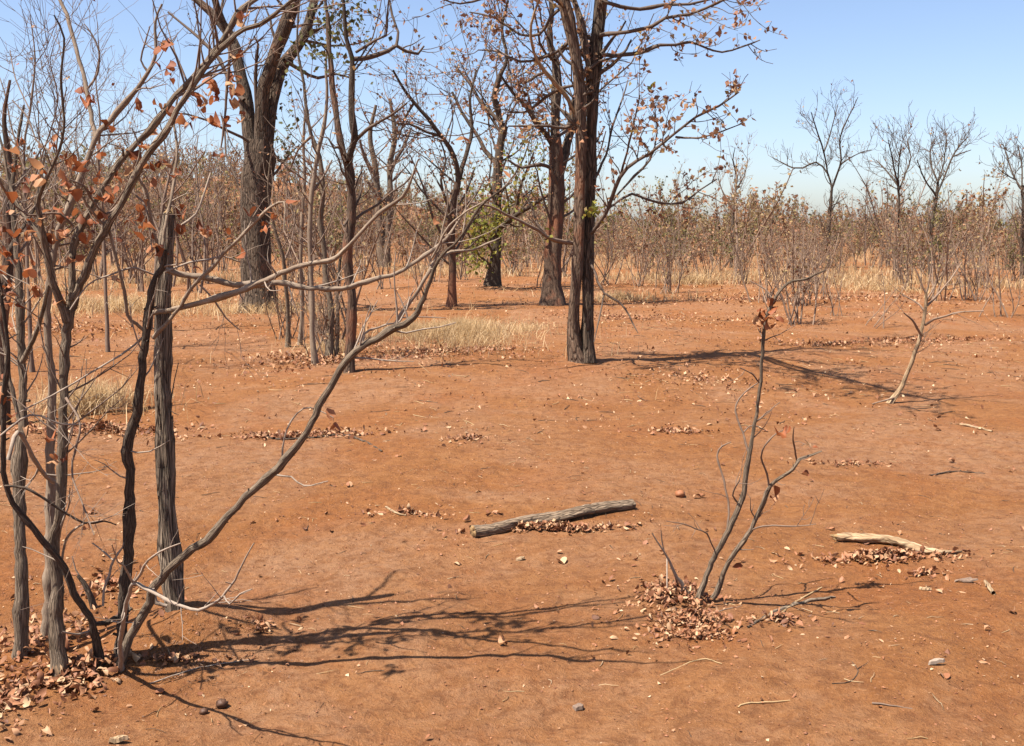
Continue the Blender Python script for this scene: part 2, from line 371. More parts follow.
def clods(rng, pos, size, mat=0, squash=0.7, sink=0.2):
    n = len(pos); s = rng.uniform(size[0], size[1], (n, 1, 1)) * np.minimum(0.5 + rng.exponential(0.35, (n, 1, 1)), 1.5)
    a = rng.uniform(0, 6.28, n); c, sn, o = np.cos(a), np.sin(a), np.zeros(n)
    Rz = np.stack([np.stack([c, -sn, o], -1), np.stack([sn, c, o], -1), np.stack([o, o, o + 1], -1)], 1)
    L = np.einsum('nij,nvj->nvi', Rz, (_OCTA[None] * rng.uniform(0.55, 1.2, (n, 6, 1)) + rng.normal(0, 0.18, (n, 6, 3)))) * s * np.array([1, 1, squash])
    L[:, :, 2] += s[:, :, 0] * squash * (1 - 2 * sink) * 0.6
    f = np.concatenate([_OCTF, _OCTF[:, 2:3]], 1)
    return ((L + pos[:, None, :]).reshape(-1, 3), (f[None] + (np.arange(n) * 6)[:, None, None]).reshape(-1, 4), np.zeros((n * 6, 3)), mat)

def make_mesh(name, pieces, mats, smooth=True):
    pieces = [p for p in pieces if p is not None and len(p[0])]
    V = np.concatenate([p[0] for p in pieces]); A = np.concatenate([p[2] for p in pieces])
    Fc, Mi, o = [], [], 0
    for v, f, a, mi in pieces:
        Fc.append(f + o); Mi.append(np.full(len(f), mi)); o += len(v)
    Fc = np.concatenate(Fc); Mi = np.concatenate(Mi)
    tri = Fc[:, 2] == Fc[:, 3]
    cnt = np.where(tri, 3, 4)
    keep = np.ones(Fc.shape, bool); keep[tri, 3] = False
    loops = Fc[keep]
    me = bpy.data.meshes.new(name)
    me.vertices.add(len(V)); me.vertices.foreach_set('co', V.astype(np.float32).ravel())
    me.loops.add(len(loops)); me.loops.foreach_set('vertex_index', loops.astype(np.int32))
    me.polygons.add(len(Fc))
    me.polygons.foreach_set('loop_start', np.concatenate([[0], np.cumsum(cnt)[:-1]]).astype(np.int32))
    me.polygons.foreach_set('material_index', Mi.astype(np.int32))
    me.polygons.foreach_set('use_smooth', np.full(len(Fc), smooth))
    at = me.attributes.new('bark', 'FLOAT_VECTOR', 'POINT'); at.data.foreach_set('vector', A.astype(np.float32).ravel())
    for m in mats: me.materials.append(M[m])
    me.update(calc_edges=True)
    return me
def obj(name, pieces, mats, parent=None, origin=(0, 0, 0), smooth=True):
    o = np.asarray(origin, float)
    pieces = [(p[0] - o, p[1], p[2], p[3]) for p in pieces if p is not None and len(p[0])]
    if not pieces: return None
    ob = bpy.data.objects.new(name, make_mesh(name, pieces, mats, smooth))
    COL.objects.link(ob)
    if parent is not None: ob.parent = parent
    else: ob.location = tuple(o)
    return ob
def tag(o, label=None, cat=None, group=None, kind=None):
    if label: o['label'] = label
    if cat: o['category'] = cat
    if group: o['group'] = group
    if kind: o['kind'] = kind
    return o
def thing(name, label, cat, loc, group=None):
    e = bpy.data.objects.new(name, None); e.empty_display_size = 0.2; e.location = tuple(loc); COL.objects.link(e)
    return tag(e, label, cat, group)

# ------------------------------------------------------------------ ground
b_clump = G(185, 632)
MOUNDS += [(b_clump[0], b_clump[1], 0.26, 0.12), (G(660, 615)[0], G(660, 615)[1], 0.22, 0.02)]
for q_, r_, h_ in (((62, 672), .13, .025), ((19, 655), .13, .025), ((175, 607), .15, .03), ((119, 662), .12, .02), ((580, 362), .55, .07), ((262, 305), 1.3, .14), ((553, 302), .9, .10), ((350, 372), .4, .04), ((451, 307), .5, .05), ((492, 288), .6, .07)):
    g_ = G(*q_); MOUNDS.append((g_[0], g_[1], r_, h_))
def axis(lo, a, b, hi, step, g):
    mid = np.arange(a, b, step); r, l = [b], [a]; s = step
    while r[-1] < hi: s *= g; r.append(r[-1] + s)
    s = step
    while l[-1] > lo: s *= g; l.append(l[-1] - s)
    return np.concatenate([l[::-1][:-1], mid, r])
gx, gy = axis(-420, -3.6, 4.2, 420, 0.035, 1.06), axis(-25, 2.7, 7.6, 900, 0.028, 1.045)
XX, YY = np.meshgrid(gx, gy)
ZZ = gh(XX, YY) + _sum(_FIN, XX, YY) * sstep(14, 7, YY)
nx, ny = len(gx), len(gy)
gi = (np.arange(ny - 1)[:, None] * nx + np.arange(nx - 1)[None]).reshape(-1)
gv = np.stack([XX, YY, ZZ], -1).reshape(-1, 3)
tag(obj('ground', [(gv, np.stack([gi, gi + 1, gi + nx + 1, gi + nx], -1), gv * 0, 0)], ['soil']), kind='structure')

# ------------------------------------------------------------------ traced trees
def trace(pts, base=None, dd=0.0, d0=None, wscale=1.0):
    """pixel joints (x, y, width px[, depth offset]) -> 3D joints and radii; dd spreads depth along the limb"""
    out, rad = [], []
    if d0 is None: d0 = base[1]
    n = len(pts)
    for i, q in enumerate(pts):
        d = d0 + (q[3] if len(q) > 3 else dd * i / max(1, n - 1))
        p = P(q[0], q[1], d)
        if i == 0 and base is not None: p = np.array(base); p[2] -= 0.02
        out.append(p); rad.append(max(0.0008, q[2] * 0.5 * wscale * d / F))
    return out, rad
def limb(rng, pts, base=None, dd=0.0, d0=None, step=0.05, wob=0.12, k=8, rough=0.12, mat=0, ws=1.0):
    p, r = smooth_path(*trace(pts, base, dd, d0, ws), step, rng, wob if pts[0][2] < 7 else wob * 0.35)
    if pts[0][2] > 5 and len(r) > 6:                         # knots and swellings where side twigs broke off
        i = np.arange(len(r))
        for _ in range(max(1, len(r) // 7)):
            r = r * (1 + rng.uniform(0.08, 0.30) * (0.3 if pts[0][2] > 18 else 1.0) * np.exp(-((i - rng.uniform(2, len(r))) / rng.uniform(0.5, 1.1)) ** 2))
    return (p[None], r[None]), tubes(p[None], r[None], k, mat, rng, rough)

def sapling(name, label, cat, base_px, stems, bark, twig, seed, group=None, wob=0.16, twig_dens=5, twig_ln=(0.08, 0.30), sub_dens=9, sub_ln=(0.03, 0.10),
            leafpts=(), leaf='leaf_russet', leaf_size=(0.022, 0.046), rmin=0.0010, extra_leaf=0.0, ws=1.0, limb_mat=None, step=0.04, k=9, up=0.10, own=None, hang=150, t0=0.35, base=None, flat=0.7):
    """a traced foreground tree; stems = list of (part, joints, depth spread, from_ground)"""
    rng = np.random.default_rng(seed)
    b = np.array(base) if base is not None else G(*base_px)
    o = thing(name, label, cat, b, group)
    par = []
    for q in stems:
        part, pts, dd, root = q[:4]
        L, t = limb(rng, pts, b if root == 1 else None, dd, b[1], step, wob * (2.2 if pts[0][2] > 6 else 1), k if pts[0][2] > 5 else 6, 0.19, ws=ws)
        if root == 1:                                        # a little root flare
            L[1][0, :3] *= np.array([1.6, 1.25, 1.08])[:len(L[1][0, :3])]
            t = tubes(L[0], L[1], k, 0, rng, 0.19)
        par.append(L)
        stubs = [tubes(a_, b_, 5, 0, rng) for a_, b_ in kids(rng, [L], dens=2.2, t=(0.05, 0.9), ang=(40, 80), ln=(0.012, 0.045), rr=0.42, rmin=0.002, rmax=0.008, m=3, wob=0.12, end=0.75)] if pts[0][2] > 5 else []
        obj(part, [t] + stubs, [q[4] if len(q) > 4 else (limb_mat or bark) if part == 'limb' else twig if part == 'branch' else bark], o, b)
    tw = kids(rng, par, dens=twig_dens, t=(t0, 0.98), ang=(30, 70), ln=twig_ln, rr=0.45, rmin=rmin, rmax=0.004, m=5, wob=0.16, up=up, flat=flat)
    tw2 = kids(rng, tw, dens=sub_dens, t=(0.25, 1.0), ang=(30, 65), ln=sub_ln, rr=0.75, rmin=rmin, rmax=0.003, m=3, wob=0.15, up=up)
    if tw: obj('crown', [tubes(p, r, 4, 0, rng) for p, r in tw + tw2], [twig], o, b)
    tp = np.concatenate([p.reshape(-1, 3) for p, r in par + tw + tw2])
    tx, ty = project(tp)
    lp, sp = [], []
    for x, y, dd, n in leafpts:
        for _ in range(n):                                   # every leaf hangs by its stalk from the nearest twig
            lx, ly = x + rng.normal(0, 2.4), y + rng.normal(0, 2.4)
            c = tp[np.argmin((tx - lx) ** 2 + (ty - ly) ** 2 + rng.uniform(0, 6, len(tx)))]
            q = P(lx, ly, c[1] + rng.normal(0, 0.02)); v = q - c; l = np.linalg.norm(v)
            if l > 0.09: q = c + v * (0.09 / l)
            lp.append(q); sp.append(np.stack([c, (c + q) / 2 + np.array([0, 0, 0.006]), q]))
    lp = np.array(lp).reshape(-1, 3)
    stalks = [tubes(np.stack(sp), np.full((len(sp), 3), 0.0008), 3, 1, rng)] if sp else []
    if extra_leaf > 0: lp = np.concatenate([lp, along(rng, tw2, extra_leaf, jit=0.012)])
    if len(lp): obj('leaves', [leaves(rng, lp[::2], leaf_size, 'pair', 0, None, 1.1, aim=hang), leaves(rng, lp[1::2], (leaf_size[0] * 1.1, leaf_size[1] * 1.25), 'one', 0, None, 1.2, aim=hang)] + stalks, [leaf, twig], o, b)
    return o, par

# --- A : grey forked sapling with the russet leaves
A_leaf = [(6, 150, 0, 2), (14, 205, 0, 2), (26, 196, 0, 2), (6, 300, 0, 3), (14, 240, 0, 2), (82, 172, 0, 2), (96, 152, 0, 2), (60, 192, 0, 2), (78, 212, 0, 2), (108, 218, 0, 2), (10, 420, 0, 1), (12, 170, 0, 3), (30, 185, 0, 3), (44, 172, 0, 3), (36, 222, 0, 3), (50, 240, 0, 3), (72, 258, 0, 3), (98, 178, 0, 2), (118, 176, 0, 2), (4, 232, 0, 3), (20, 262, 0, 2), (34, 268, 0, 3), (92, 225, 0, 3), (128, 152, 0, 2), (150, 130, 0, 2), (168, 112, 0, 2), (212, 128, 0, 2), (235, 108, 0, 2), (24, 148, 0, 2), (17, 166, 0, 2), (9, 258, 0, 3), (8, 284, 0, 3), (55, 146, 0, 2), (68, 168, 0, 3), (75, 164, 0, 2), (104, 132, .0, 2), (85, 90, 0, 1), (89, 106, 0, 2),
          (70, 188, 0, 4), (90, 192, 0, 3), (102, 205, 0, 2), (112, 197, 0, 2), (155, 242, 0, 1), (24, 236, 0, 2), (60, 236, 0, 2), (66, 224, 0, 3), (84, 242, 0, 3), (50, 208, 0, 2),
          (225, 122, 0, 3), (203, 112, 0, 3), (190, 118, 0, 3), (175, 125, 0, 2), (213, 92, 0, 3), (219, 78, 0, 2), (240, 62, 0, 3), (236, 78, 0, 3), (244, 22, 0, 4), (160, 47, 0, 3), (165, 70, 0, 2), (157, 108, 0, 2), (143, 112, 0, 2),
          (145, 150, 0, 3), (155, 172, 0, 3), (175, 172, 0, 3), (205, 92, 0, 2), (218, 100, 0, 3), (175, 78, 0, 2), (234, 95, 0, 3), (242, 118, 0, 3), (30, 290, 0, 3), (38, 300, 0, 2), (10, 330, 0, 1), (62, 300, .1, 2)]
sapling('sapling', 'grey sapling forking into long leaning limbs with large curled russet leaves', 'sapling', (62, 672),
    [('stem', [(62, 672, 18), (57, 623, 15.5), (58, 598, 15), (53, 542, 14.5), (60, 515, 13.5), (63, 465, 13), (63, 420, 12), (64, 375, 12), (66, 340, 12), (68, 318, 12), (73, 296, 11)], 0.02, 1),
     ('limb', [(66, 322, 10), (57, 292, 9), (48, 262, 8.5), (43, 235, 8), (38, 205, 7), (42, 188, 5.5), (56, 158, 4), (64, 128, 3.5), (61, 78, 3), (64, 38, 2.2), (54, 15, 1.5)], -0.25, 0),
     ('limb', [(43, 240, 6), (30, 222, 4.5), (20, 210, 4), (10, 186, 3.5), (3, 150, 3), (-8, 110, 2)], 0.15, 0),
     ('limb', [(72, 300, 9), (73, 264, 9), (76, 240, 8.5), (85, 219, 8), (101, 191, 8), (120, 162, 8), (143, 137, 8), (176, 97, 8), (201, 69, 7.5), (224, 38, 7), (237, 15, 7), (257, -2, 6), (292, -30, 4), (325, -70, 3)], 0.10, 0),
     ('limb', [(74, 298, 10), (84, 277, 10), (91, 254, 9.5), (103, 235, 9), (111, 219, 9), (122, 203, 8), (138, 170, 8), (153, 148, 8), (163, 135, 7.5), (183, 102, 7), (204, 69, 7), (227, 42, 7), (244, 29, 6), (260, 24, 5), (283, 8, 4.5), (306, -14, 4), (330, -50, 3)], -0.18, 0),
     ('branch', [(230, 34, 4), (229, 64, 4), (226, 100, 3.5), (224, 125, 3), (221, 148, 2)], 0.0, 0),
     ('branch', [(56, 165, 3), (48, 150, 2.5), (36, 140, 2), (28, 118, 2), (12, 100, 1.5)], 0.1, 0),
     ('branch', [(138, 170, 3), (134, 192, 3), (146, 208, 2.5), (152, 250, 2)], -0.1, 0),
     ('branch', [(118, 205, 3.5), (106, 214, 3), (92, 200, 3), (84, 186, 2.5), (70, 180, 2)], -0.2, 0),
     ('branch', [(73, 226, 4), (60, 214, 3.5), (44, 214, 3), (28, 215, 2.5), (14, 205, 2)], -0.15, 0),
     ('branch', [(177, 97, 3), (190, 90, 3), (206, 82, 2.5), (218, 66, 2)], 0.12, 0),
     ('branch', [(66, 398, 4, 0), (80, 425, 3, -.1), (72, 470, 3, -.12), (85, 510, 2.2, -.2), (94, 535, 1.6, -.25)], 0, 0)],
    'bark_grey', 'twig_mid', 11, ws=0.76, twig_dens=9.0, twig_ln=(0.08, 0.42), leafpts=A_leaf, t0=0.5, up=0.14)

# --- pale thin stem behind it with a tall whip
sapling('sapling', 'slim pale stem close behind the russet leaved sapling, its long bare whip reaching the sky', 'sapling', (46, 640),
    [('stem', [(46, 640, 11), (51, 560, 11), (50, 500, 9), (51, 450, 9), (52, 385, 8), (49, 350, 7), (47, 310, 7), (50, 275, 6), (56, 245, 6), (62, 223, 6), (77, 188, 6), (95, 141, 5), (111, 120, 5), (126, 101, 4.5), (138, 87, 4), (155, 57, 3.2), (155, 23, 2), (162, 4, 1.4)], -0.1, 1),
     ('limb', [(96, 140, 5), (92, 122, 4.6), (87, 89, 4.3), (79, 59, 4), (69, 23, 4), (60, -2, 3.4), (52, -40, 2.4)], 0.2, 0),
     ('branch', [(148, 72, 2.5), (141, 60, 2), (145, 43, 1.6), (150, 26, 1.2)], 0, 0),
     ('branch', [(88, 88, 2.4), (97, 74, 2.2), (99, 52, 1.8), (92, 34, 1.5), (84, 24, 1)], 0, 0)],
    'bark_smooth', 'twig_mid', 12, twig_dens=8, twig_ln=(0.08, 0.30), sub_dens=8, t0=0.55)

# --- B : leftmost stem
sapling('sapling', 'straight grey stem with knotty hollows at the very edge of the clump', 'sapling', (19, 655),
    [('stem', [(19, 655, 14), (20, 600, 13), (21, 560, 13), (20, 519, 13), (18, 480, 12), (22, 430, 11), (23, 395, 10), (22, 360, 9.5), (20, 310, 9), (19, 270, 7), (15, 235, 5.5), (12, 190, 4.5), (18, 140, 3.2), (24, 105, 2)], 0.3, 1),
     ('limb', [(22, 362, 6), (34, 340, 5), (41, 318, 5), (46, 296, 4), (53, 270, 3)], -0.1, 0),
     ('limb', [(19, 420, 5), (10, 380, 5), (4, 345, 4), (-6, 300, 3.5), (-16, 250, 3)], 0.1, 0),
     ('branch', [(8, 460, 5, -.3), (18, 432, 5, -.25), (32, 455, 5, -.15), (45, 476, 5, 0.0), (54, 482, 5, 0.05)], 0, 0),
     ('branch', [(0, 436, 2.5, -.4), (30, 415, 2.5, -.35), (62, 424, 2.2, -.3), (85, 424, 1.5, -.25)], 0, 0)],
    'bark_grey', 'twig_pale', 13, ws=0.9, twig_dens=9, twig_ln=(0.1, 0.4), leafpts=[(17, 258, 0, 2), (6, 275, 0, 2), (3, 380, -.2, 2), (2, 392, -.2, 1), (28, 425, 0, 2), (50, 440, 0, 2), (56, 460, 0, 3), (33, 235, .1, 2)], t0=0.45)

# --- F : low arching branch from the clump base
sapling('arching_shoot', 'low dark shoot arching from leaf litter to the picture edge beside thin pale twigs', 'shoot', (101, 664),
    [('stem', [(101, 664, 8), (96, 640, 8), (93, 622, 7), (82, 605, 7), (73, 592, 7), (65, 568, 6.5), (54, 554, 6.5), (44, 542, 6.5), (33, 528, 6), (13, 503, 6), (4, 478, 6), (3, 455, 5.5), (4, 400, 5), (8, 350, 4), (2, 300, 3), (-8, 240, 2)], -0.35, 1),
     ('limb', [(93, 624, 5), (107, 622, 5), (120, 616, 5), (132, 608, 3)], 0.1, 0),
     ('limb', [(5, 486, 3, -.3), (26, 488, 3, -.3), (58, 508, 2.8, -.25), (84, 523, 2.5, -.2), (104, 521, 2, -.15), (116, 525, 1.2, -.12)], 0, 0),
     ('branch', [(62, 560, 3), (66, 540, 2.6), (76, 528, 2.2), (88, 522, 1.4)], -0.1, 0),
     ('branch', [(58, 556, 3), (60, 530, 2.6), (68, 508, 2), (70, 488, 1.2)], -0.2, 0),
     ('branch', [(96, 630, 3), (78, 634, 2.6), (62, 632, 2)], -0.15, 0)],
    'bark_dark', 'twig_pale', 14, twig_dens=3.0, twig_ln=(0.06, 0.22), leafpts=[(4, 404, -.3, 2), (83, 530, -.2, 2), (3, 380, -.3, 2)], t0=0.3)

# --- C : dark crooked stem with the wide horizontal limbs
sapling('sapling', 'crooked blackish stem throwing wide bare limbs across toward the tall trees', 'sapling', (119, 655),
    [('stem', [(119, 655, 12), (124, 600, 12), (128, 545, 11), (130, 500, 10.5), (130, 469, 10), (127, 452, 10.5), (130, 432, 10), (136, 412, 9.5), (141, 375, 9), (145, 343, 9), (149, 312, 9), (153, 284, 8.5), (162, 267, 7), (166, 250, 4)], -0.15, 1),
     ('limb', [(152, 313, 6), (170, 310, 6), (193, 305, 6), (215, 298, 6), (240, 291, 6), (258, 284, 6), (273, 277, 5.8), (288, 270, 5.5), (312, 263, 5), (336, 258, 5), (345, 250, 5), (357, 236, 4.5), (380, 213, 4), (403, 196, 3), (412, 178, 2), (418, 160, 1.3)], -0.45, 0),
     ('limb', [(161, 268, 5.5), (173, 272, 5.5), (186, 275, 6), (200, 277, 6.5), (218, 281, 6.5), (242, 285, 6.5), (277, 283, 6.2), (302, 287, 6), (334, 289, 5.6), (358, 284, 5.2), (382, 277, 5), (400, 272, 4.5), (418, 260, 4), (438, 246, 3.4), (451, 232, 3), (462, 215, 2.3), (475, 196, 1.5)], 0.3, 0),
     ('limb', [(153, 338, 4.5), (170, 320, 4.2), (184, 300, 4.2), (195, 284, 4), (210, 270, 4), (225, 252, 4), (245, 233, 3.6), (265, 212, 3), (284, 202, 2.4), (284, 230, 1.4)], -0.3, 0),
     ('limb', [(145, 331, 4), (136, 324, 3.8), (127, 314, 3.6), (125, 292, 3.6), (117, 264, 3.4), (109, 231, 3.2), (99, 220, 3), (86, 203, 2.6), (76, 186, 2), (70, 170, 1.4)], -0.3, 0),
     ('limb', [(161, 264, 4), (163, 240, 4), (170, 205, 3.8), (174, 179, 3.4), (177, 150, 3), (174, 118, 2.4), (180, 90, 1.6)], 0.15, 0),
     ('limb', [(160, 262, 3.6), (157, 245, 3.5), (151, 217, 3.3), (146, 190, 3), (136, 172, 2.6), (140, 150, 2), (132, 128, 1.4)], -0.15, 0),
     ('branch', [(157, 276, 2.6), (142, 270, 2.5), (130, 268, 2.3), (110, 275, 2), (88, 285, 1.8), (70, 310, 1.5)], -0.2, 0),
     ('branch', [(165, 272, 2.6), (190, 262, 2.4), (208, 260, 2.2), (222, 256, 1.8), (240, 262, 1.3)], 0.1, 0),
     ('branch', [(180, 226, 2.6), (196, 214, 2.4), (205, 190, 2.2), (211, 172, 1.6)], 0.1, 0),
     ('branch', [(200, 285, 2.2), (214, 300, 2), (226, 318, 1.8), (240, 330, 1.2)], 0.1, 0),
     ('branch', [(150, 330, 2.4), (128, 350, 2.2), (92, 372, 2), (62, 390, 1.8), (20, 412, 1.4)], -0.35, 0)],
    'bark_dark', 'twig_pale', 15, ws=0.92, limb_mat='bark_smooth', twig_dens=5.0, twig_ln=(0.06, 0.30), sub_dens=6,  # limbs in pale grey bark, the sunlight on them also put into this colour
    leafpts=[(145, 208, 0, 3), (140, 226, 0, 3), (136, 222, 0, 2), (178, 212, 0.1, 2), (181, 236, .1, 3), (148, 242, 0, 2), (152, 243, 0, 1), (200, 231, .1, 2), (205, 236, 0.1, 2), (218, 157, 0.1, 2), (252, 217, -.2, 2), (262, 226, -.2, 2), (272, 222, -.2, 2), (230, 236, -.2, 2), (190, 272, .1, 2), (162, 257, 0, 2), (117, 280, 0, 2), (176, 257, 0, 1), (118, 246, 0, 1), (298, 205, -.3, 1), (240, 262, -.2, 1), (131, 180, 0, 2)], t0=0.3)

# --- D : dead broken trunk
rngD = np.random.default_rng(16)
bD = G(175, 607)
oD = thing('dead_trunk', 'dead broken trunk with pale shredded bark, snapped off above the fork of the black stem', 'trunk', bD)
LD, tD = limb(rngD, [(175, 607, 21), (173, 580, 20), (170, 545, 21), (167, 505, 20), (165, 465, 19), (164, 424, 19), (163, 385, 18), (163, 343, 17), (163, 310, 17), (165, 275, 16), (167, 240, 14), (169, 213, 11)], bD, 0.05, None, 0.022, 0.05, 18, 0.22, ws=0.84)
obj('broken_top', [end_cap(LD[0][0], LD[1][0], 18, 0, True, 1.3, 0.5, rngD)], ['wood_cut'], oD, bD)
st = kids(rngD, [LD], count=46, t=(0.03, 0.9), ang=(4, 14), ln=(0.05, 0.16), rr=0.0, rmin=0.0032, m=3, wob=0.06, end=0.4)
for p, r in st:                                            # strips of bark lifting off the surface
    c = np.stack([np.interp(p[:, 0, 2], LD[0][0][:, 2], LD[0][0][:, i]) for i in range(3)], 1)
    rad = np.interp(p[:, 0, 2], LD[0][0][:, 2], LD[1][0]); a = rngD.uniform(0, 6.28, len(p))
    p += (np.stack([np.cos(a), np.sin(a), a * 0], 1) * (rad * 0.98)[:, None])[:, None, :] + c[:, None, :] * 0
obj('trunk', [tD] + [tubes(p, r, 5, 0, rngD) for p, r in st], ['bark_split'], oD, bD)

# --- E : long slanting stem
sapling('leaning_sapling', 'long smooth grey stem leaning far over and forking into bare twigs', 'sapling', (119, 662),
    [('stem', [(119, 662, 15), (131, 637, 13), (149, 600, 13), (157, 582, 13), (184, 555, 13), (207, 540, 11.5), (225, 519, 11), (251, 492, 11), (279, 467, 11), (302, 439, 10), (320, 406, 10), (341, 370, 10), (357, 351, 9.5), (376, 339, 9.5), (395, 328, 9.5), (413, 318, 8.5), (424, 298, 7), (430, 280, 6), (438, 260, 5), (448, 250, 4.5), (460, 238, 4), (479, 208, 3), (494, 195, 2.5), (512, 182, 1.6)], -0.5, 1),
     ('limb', [(394, 328, 5.5), (398, 319, 5.5), (408, 305, 5), (419, 288, 5), (429, 272, 4.8), (440, 246, 4), (443, 226, 3), (448, 205, 2.2), (446, 185, 1.5)], 0, 0),
     ('limb', [(440, 258, 4), (452, 252, 4), (472, 250, 3.6), (488, 243, 3), (500, 238, 1.8)], 0.1, 0),
     ('limb', [(432, 258, 3.5), (440, 243, 3.5), (449, 226, 3.2), (467, 211, 2.6), (484, 202, 2.2), (505, 186, 1.8), (522, 169, 1.2)], -0.1, 0),
     ('branch', [(463, 232, 2.6), (466, 211, 2.2), (466, 182, 1.6), (470, 160, 1)], 0, 0),
     ('branch', [(363, 346, 4), (365, 334, 3.6), (378, 327, 3), (396, 323, 2)], 0.05, 0),
     ('branch', [(282, 464, 2.8), (284, 440, 2.6), (291, 421, 2.4), (304, 408, 2.2), (318, 410, 1.8), (334, 418, 1.2)], 0, 0),
     ('branch', [(276, 475, 3), (291, 477, 2.6), (304, 486, 2.2), (328, 481, 1.4)], -0.1, 0),
     ('branch', [(396, 318, 2), (420, 317, 1.8), (446, 318, 1.2)], 0.1, 0),
     ('branch', [(157, 581, 8), (153, 592, 7), (157, 603, 6.5), (167, 606, 5)], 0, 0)],
    'bark_grey', 'twig_pale', 17, wob=0.22, ws=0.70, limb_mat='bark_smooth', twig_dens=2.2, twig_ln=(0.05, 0.30), sub_dens=5, leafpts=[(333, 420, 0, 2), (422, 246, -.4, 1), (437, 224, -.4, 1), (463, 137, -.4, 1), (500, 173, -.5, 1)], t0=0.6)

# --- G : thin pale twig bush in front of the clump base
sapling('twig_shrub', 'spindly leafless pale shrub sprawling over the soil mound at the foot of the clump', 'shrub', (121, 668),
    [('stem', [(121, 668, 5.5, 0), (120, 645, 5, -0.15), (123, 625, 4.8, -0.28), (126, 604, 4.5, -0.38), (133, 583, 4.2, -0.47), (144, 588, 4, -0.5), (161, 596, 3.8, -0.55), (176, 604, 3.6, -0.6), (199, 610, 3.4, -0.66), (219, 600, 3, -0.7), (226, 592, 2.6, -0.73), (235, 580, 2.2, -0.76), (246, 557, 1.8, -0.8), (254, 543, 1.2, -0.82)], 0, 1),
     ('branch', [(133, 583, 3.2, -.47), (141, 574, 3, -.53), (144, 566, 2.8, -.58), (152, 557, 2.4, -.64), (166, 549, 2, -.7), (181, 543, 1.2, -.76)], 0, 0),
     ('branch', [(103, 606, 2.8), (104, 590, 2.8), (109, 574, 2.6), (114, 560, 2.4), (122, 548, 1.8), (126, 538, 1.2)], 0.05, 0),
     ('branch', [(113, 560, 2), (104, 552, 1.8), (92, 543, 1.2)], 0.05, 0),
     ('branch', [(133, 583, 2.4, -.47), (124, 566, 2.2, -.55), (118, 562, 1.8, -.6), (112, 545, 1.1, -.7)], 0, 0),
     ('branch', [(224, 596, 2, -.73), (230, 604, 1.8, -.76), (240, 594, 1.6, -.8), (252, 589, 1.1, -.84)], 0, 0)],
    'twig_pale', 'twig_pale', 18, twig_dens=5, twig_ln=(0.03, 0.14), sub_dens=5, k=6, t0=0.2)

# --- short snapped stump shoots at the clump base
sapling('stump_shoot', 'short dark snapped shoot poking out of leaf litter inside the clump', 'shoot', (95, 608),
    [('stem', [(95, 608, 6), (90, 596, 6), (84, 583, 5), (78, 575, 3.5)], 0, 1), ('branch', [(85, 584, 2), (76, 570, 1.6), (72, 556, 1)], 0, 0)],
    'bark_dark', 'twig_pale', 19, twig_dens=0.01, k=7)

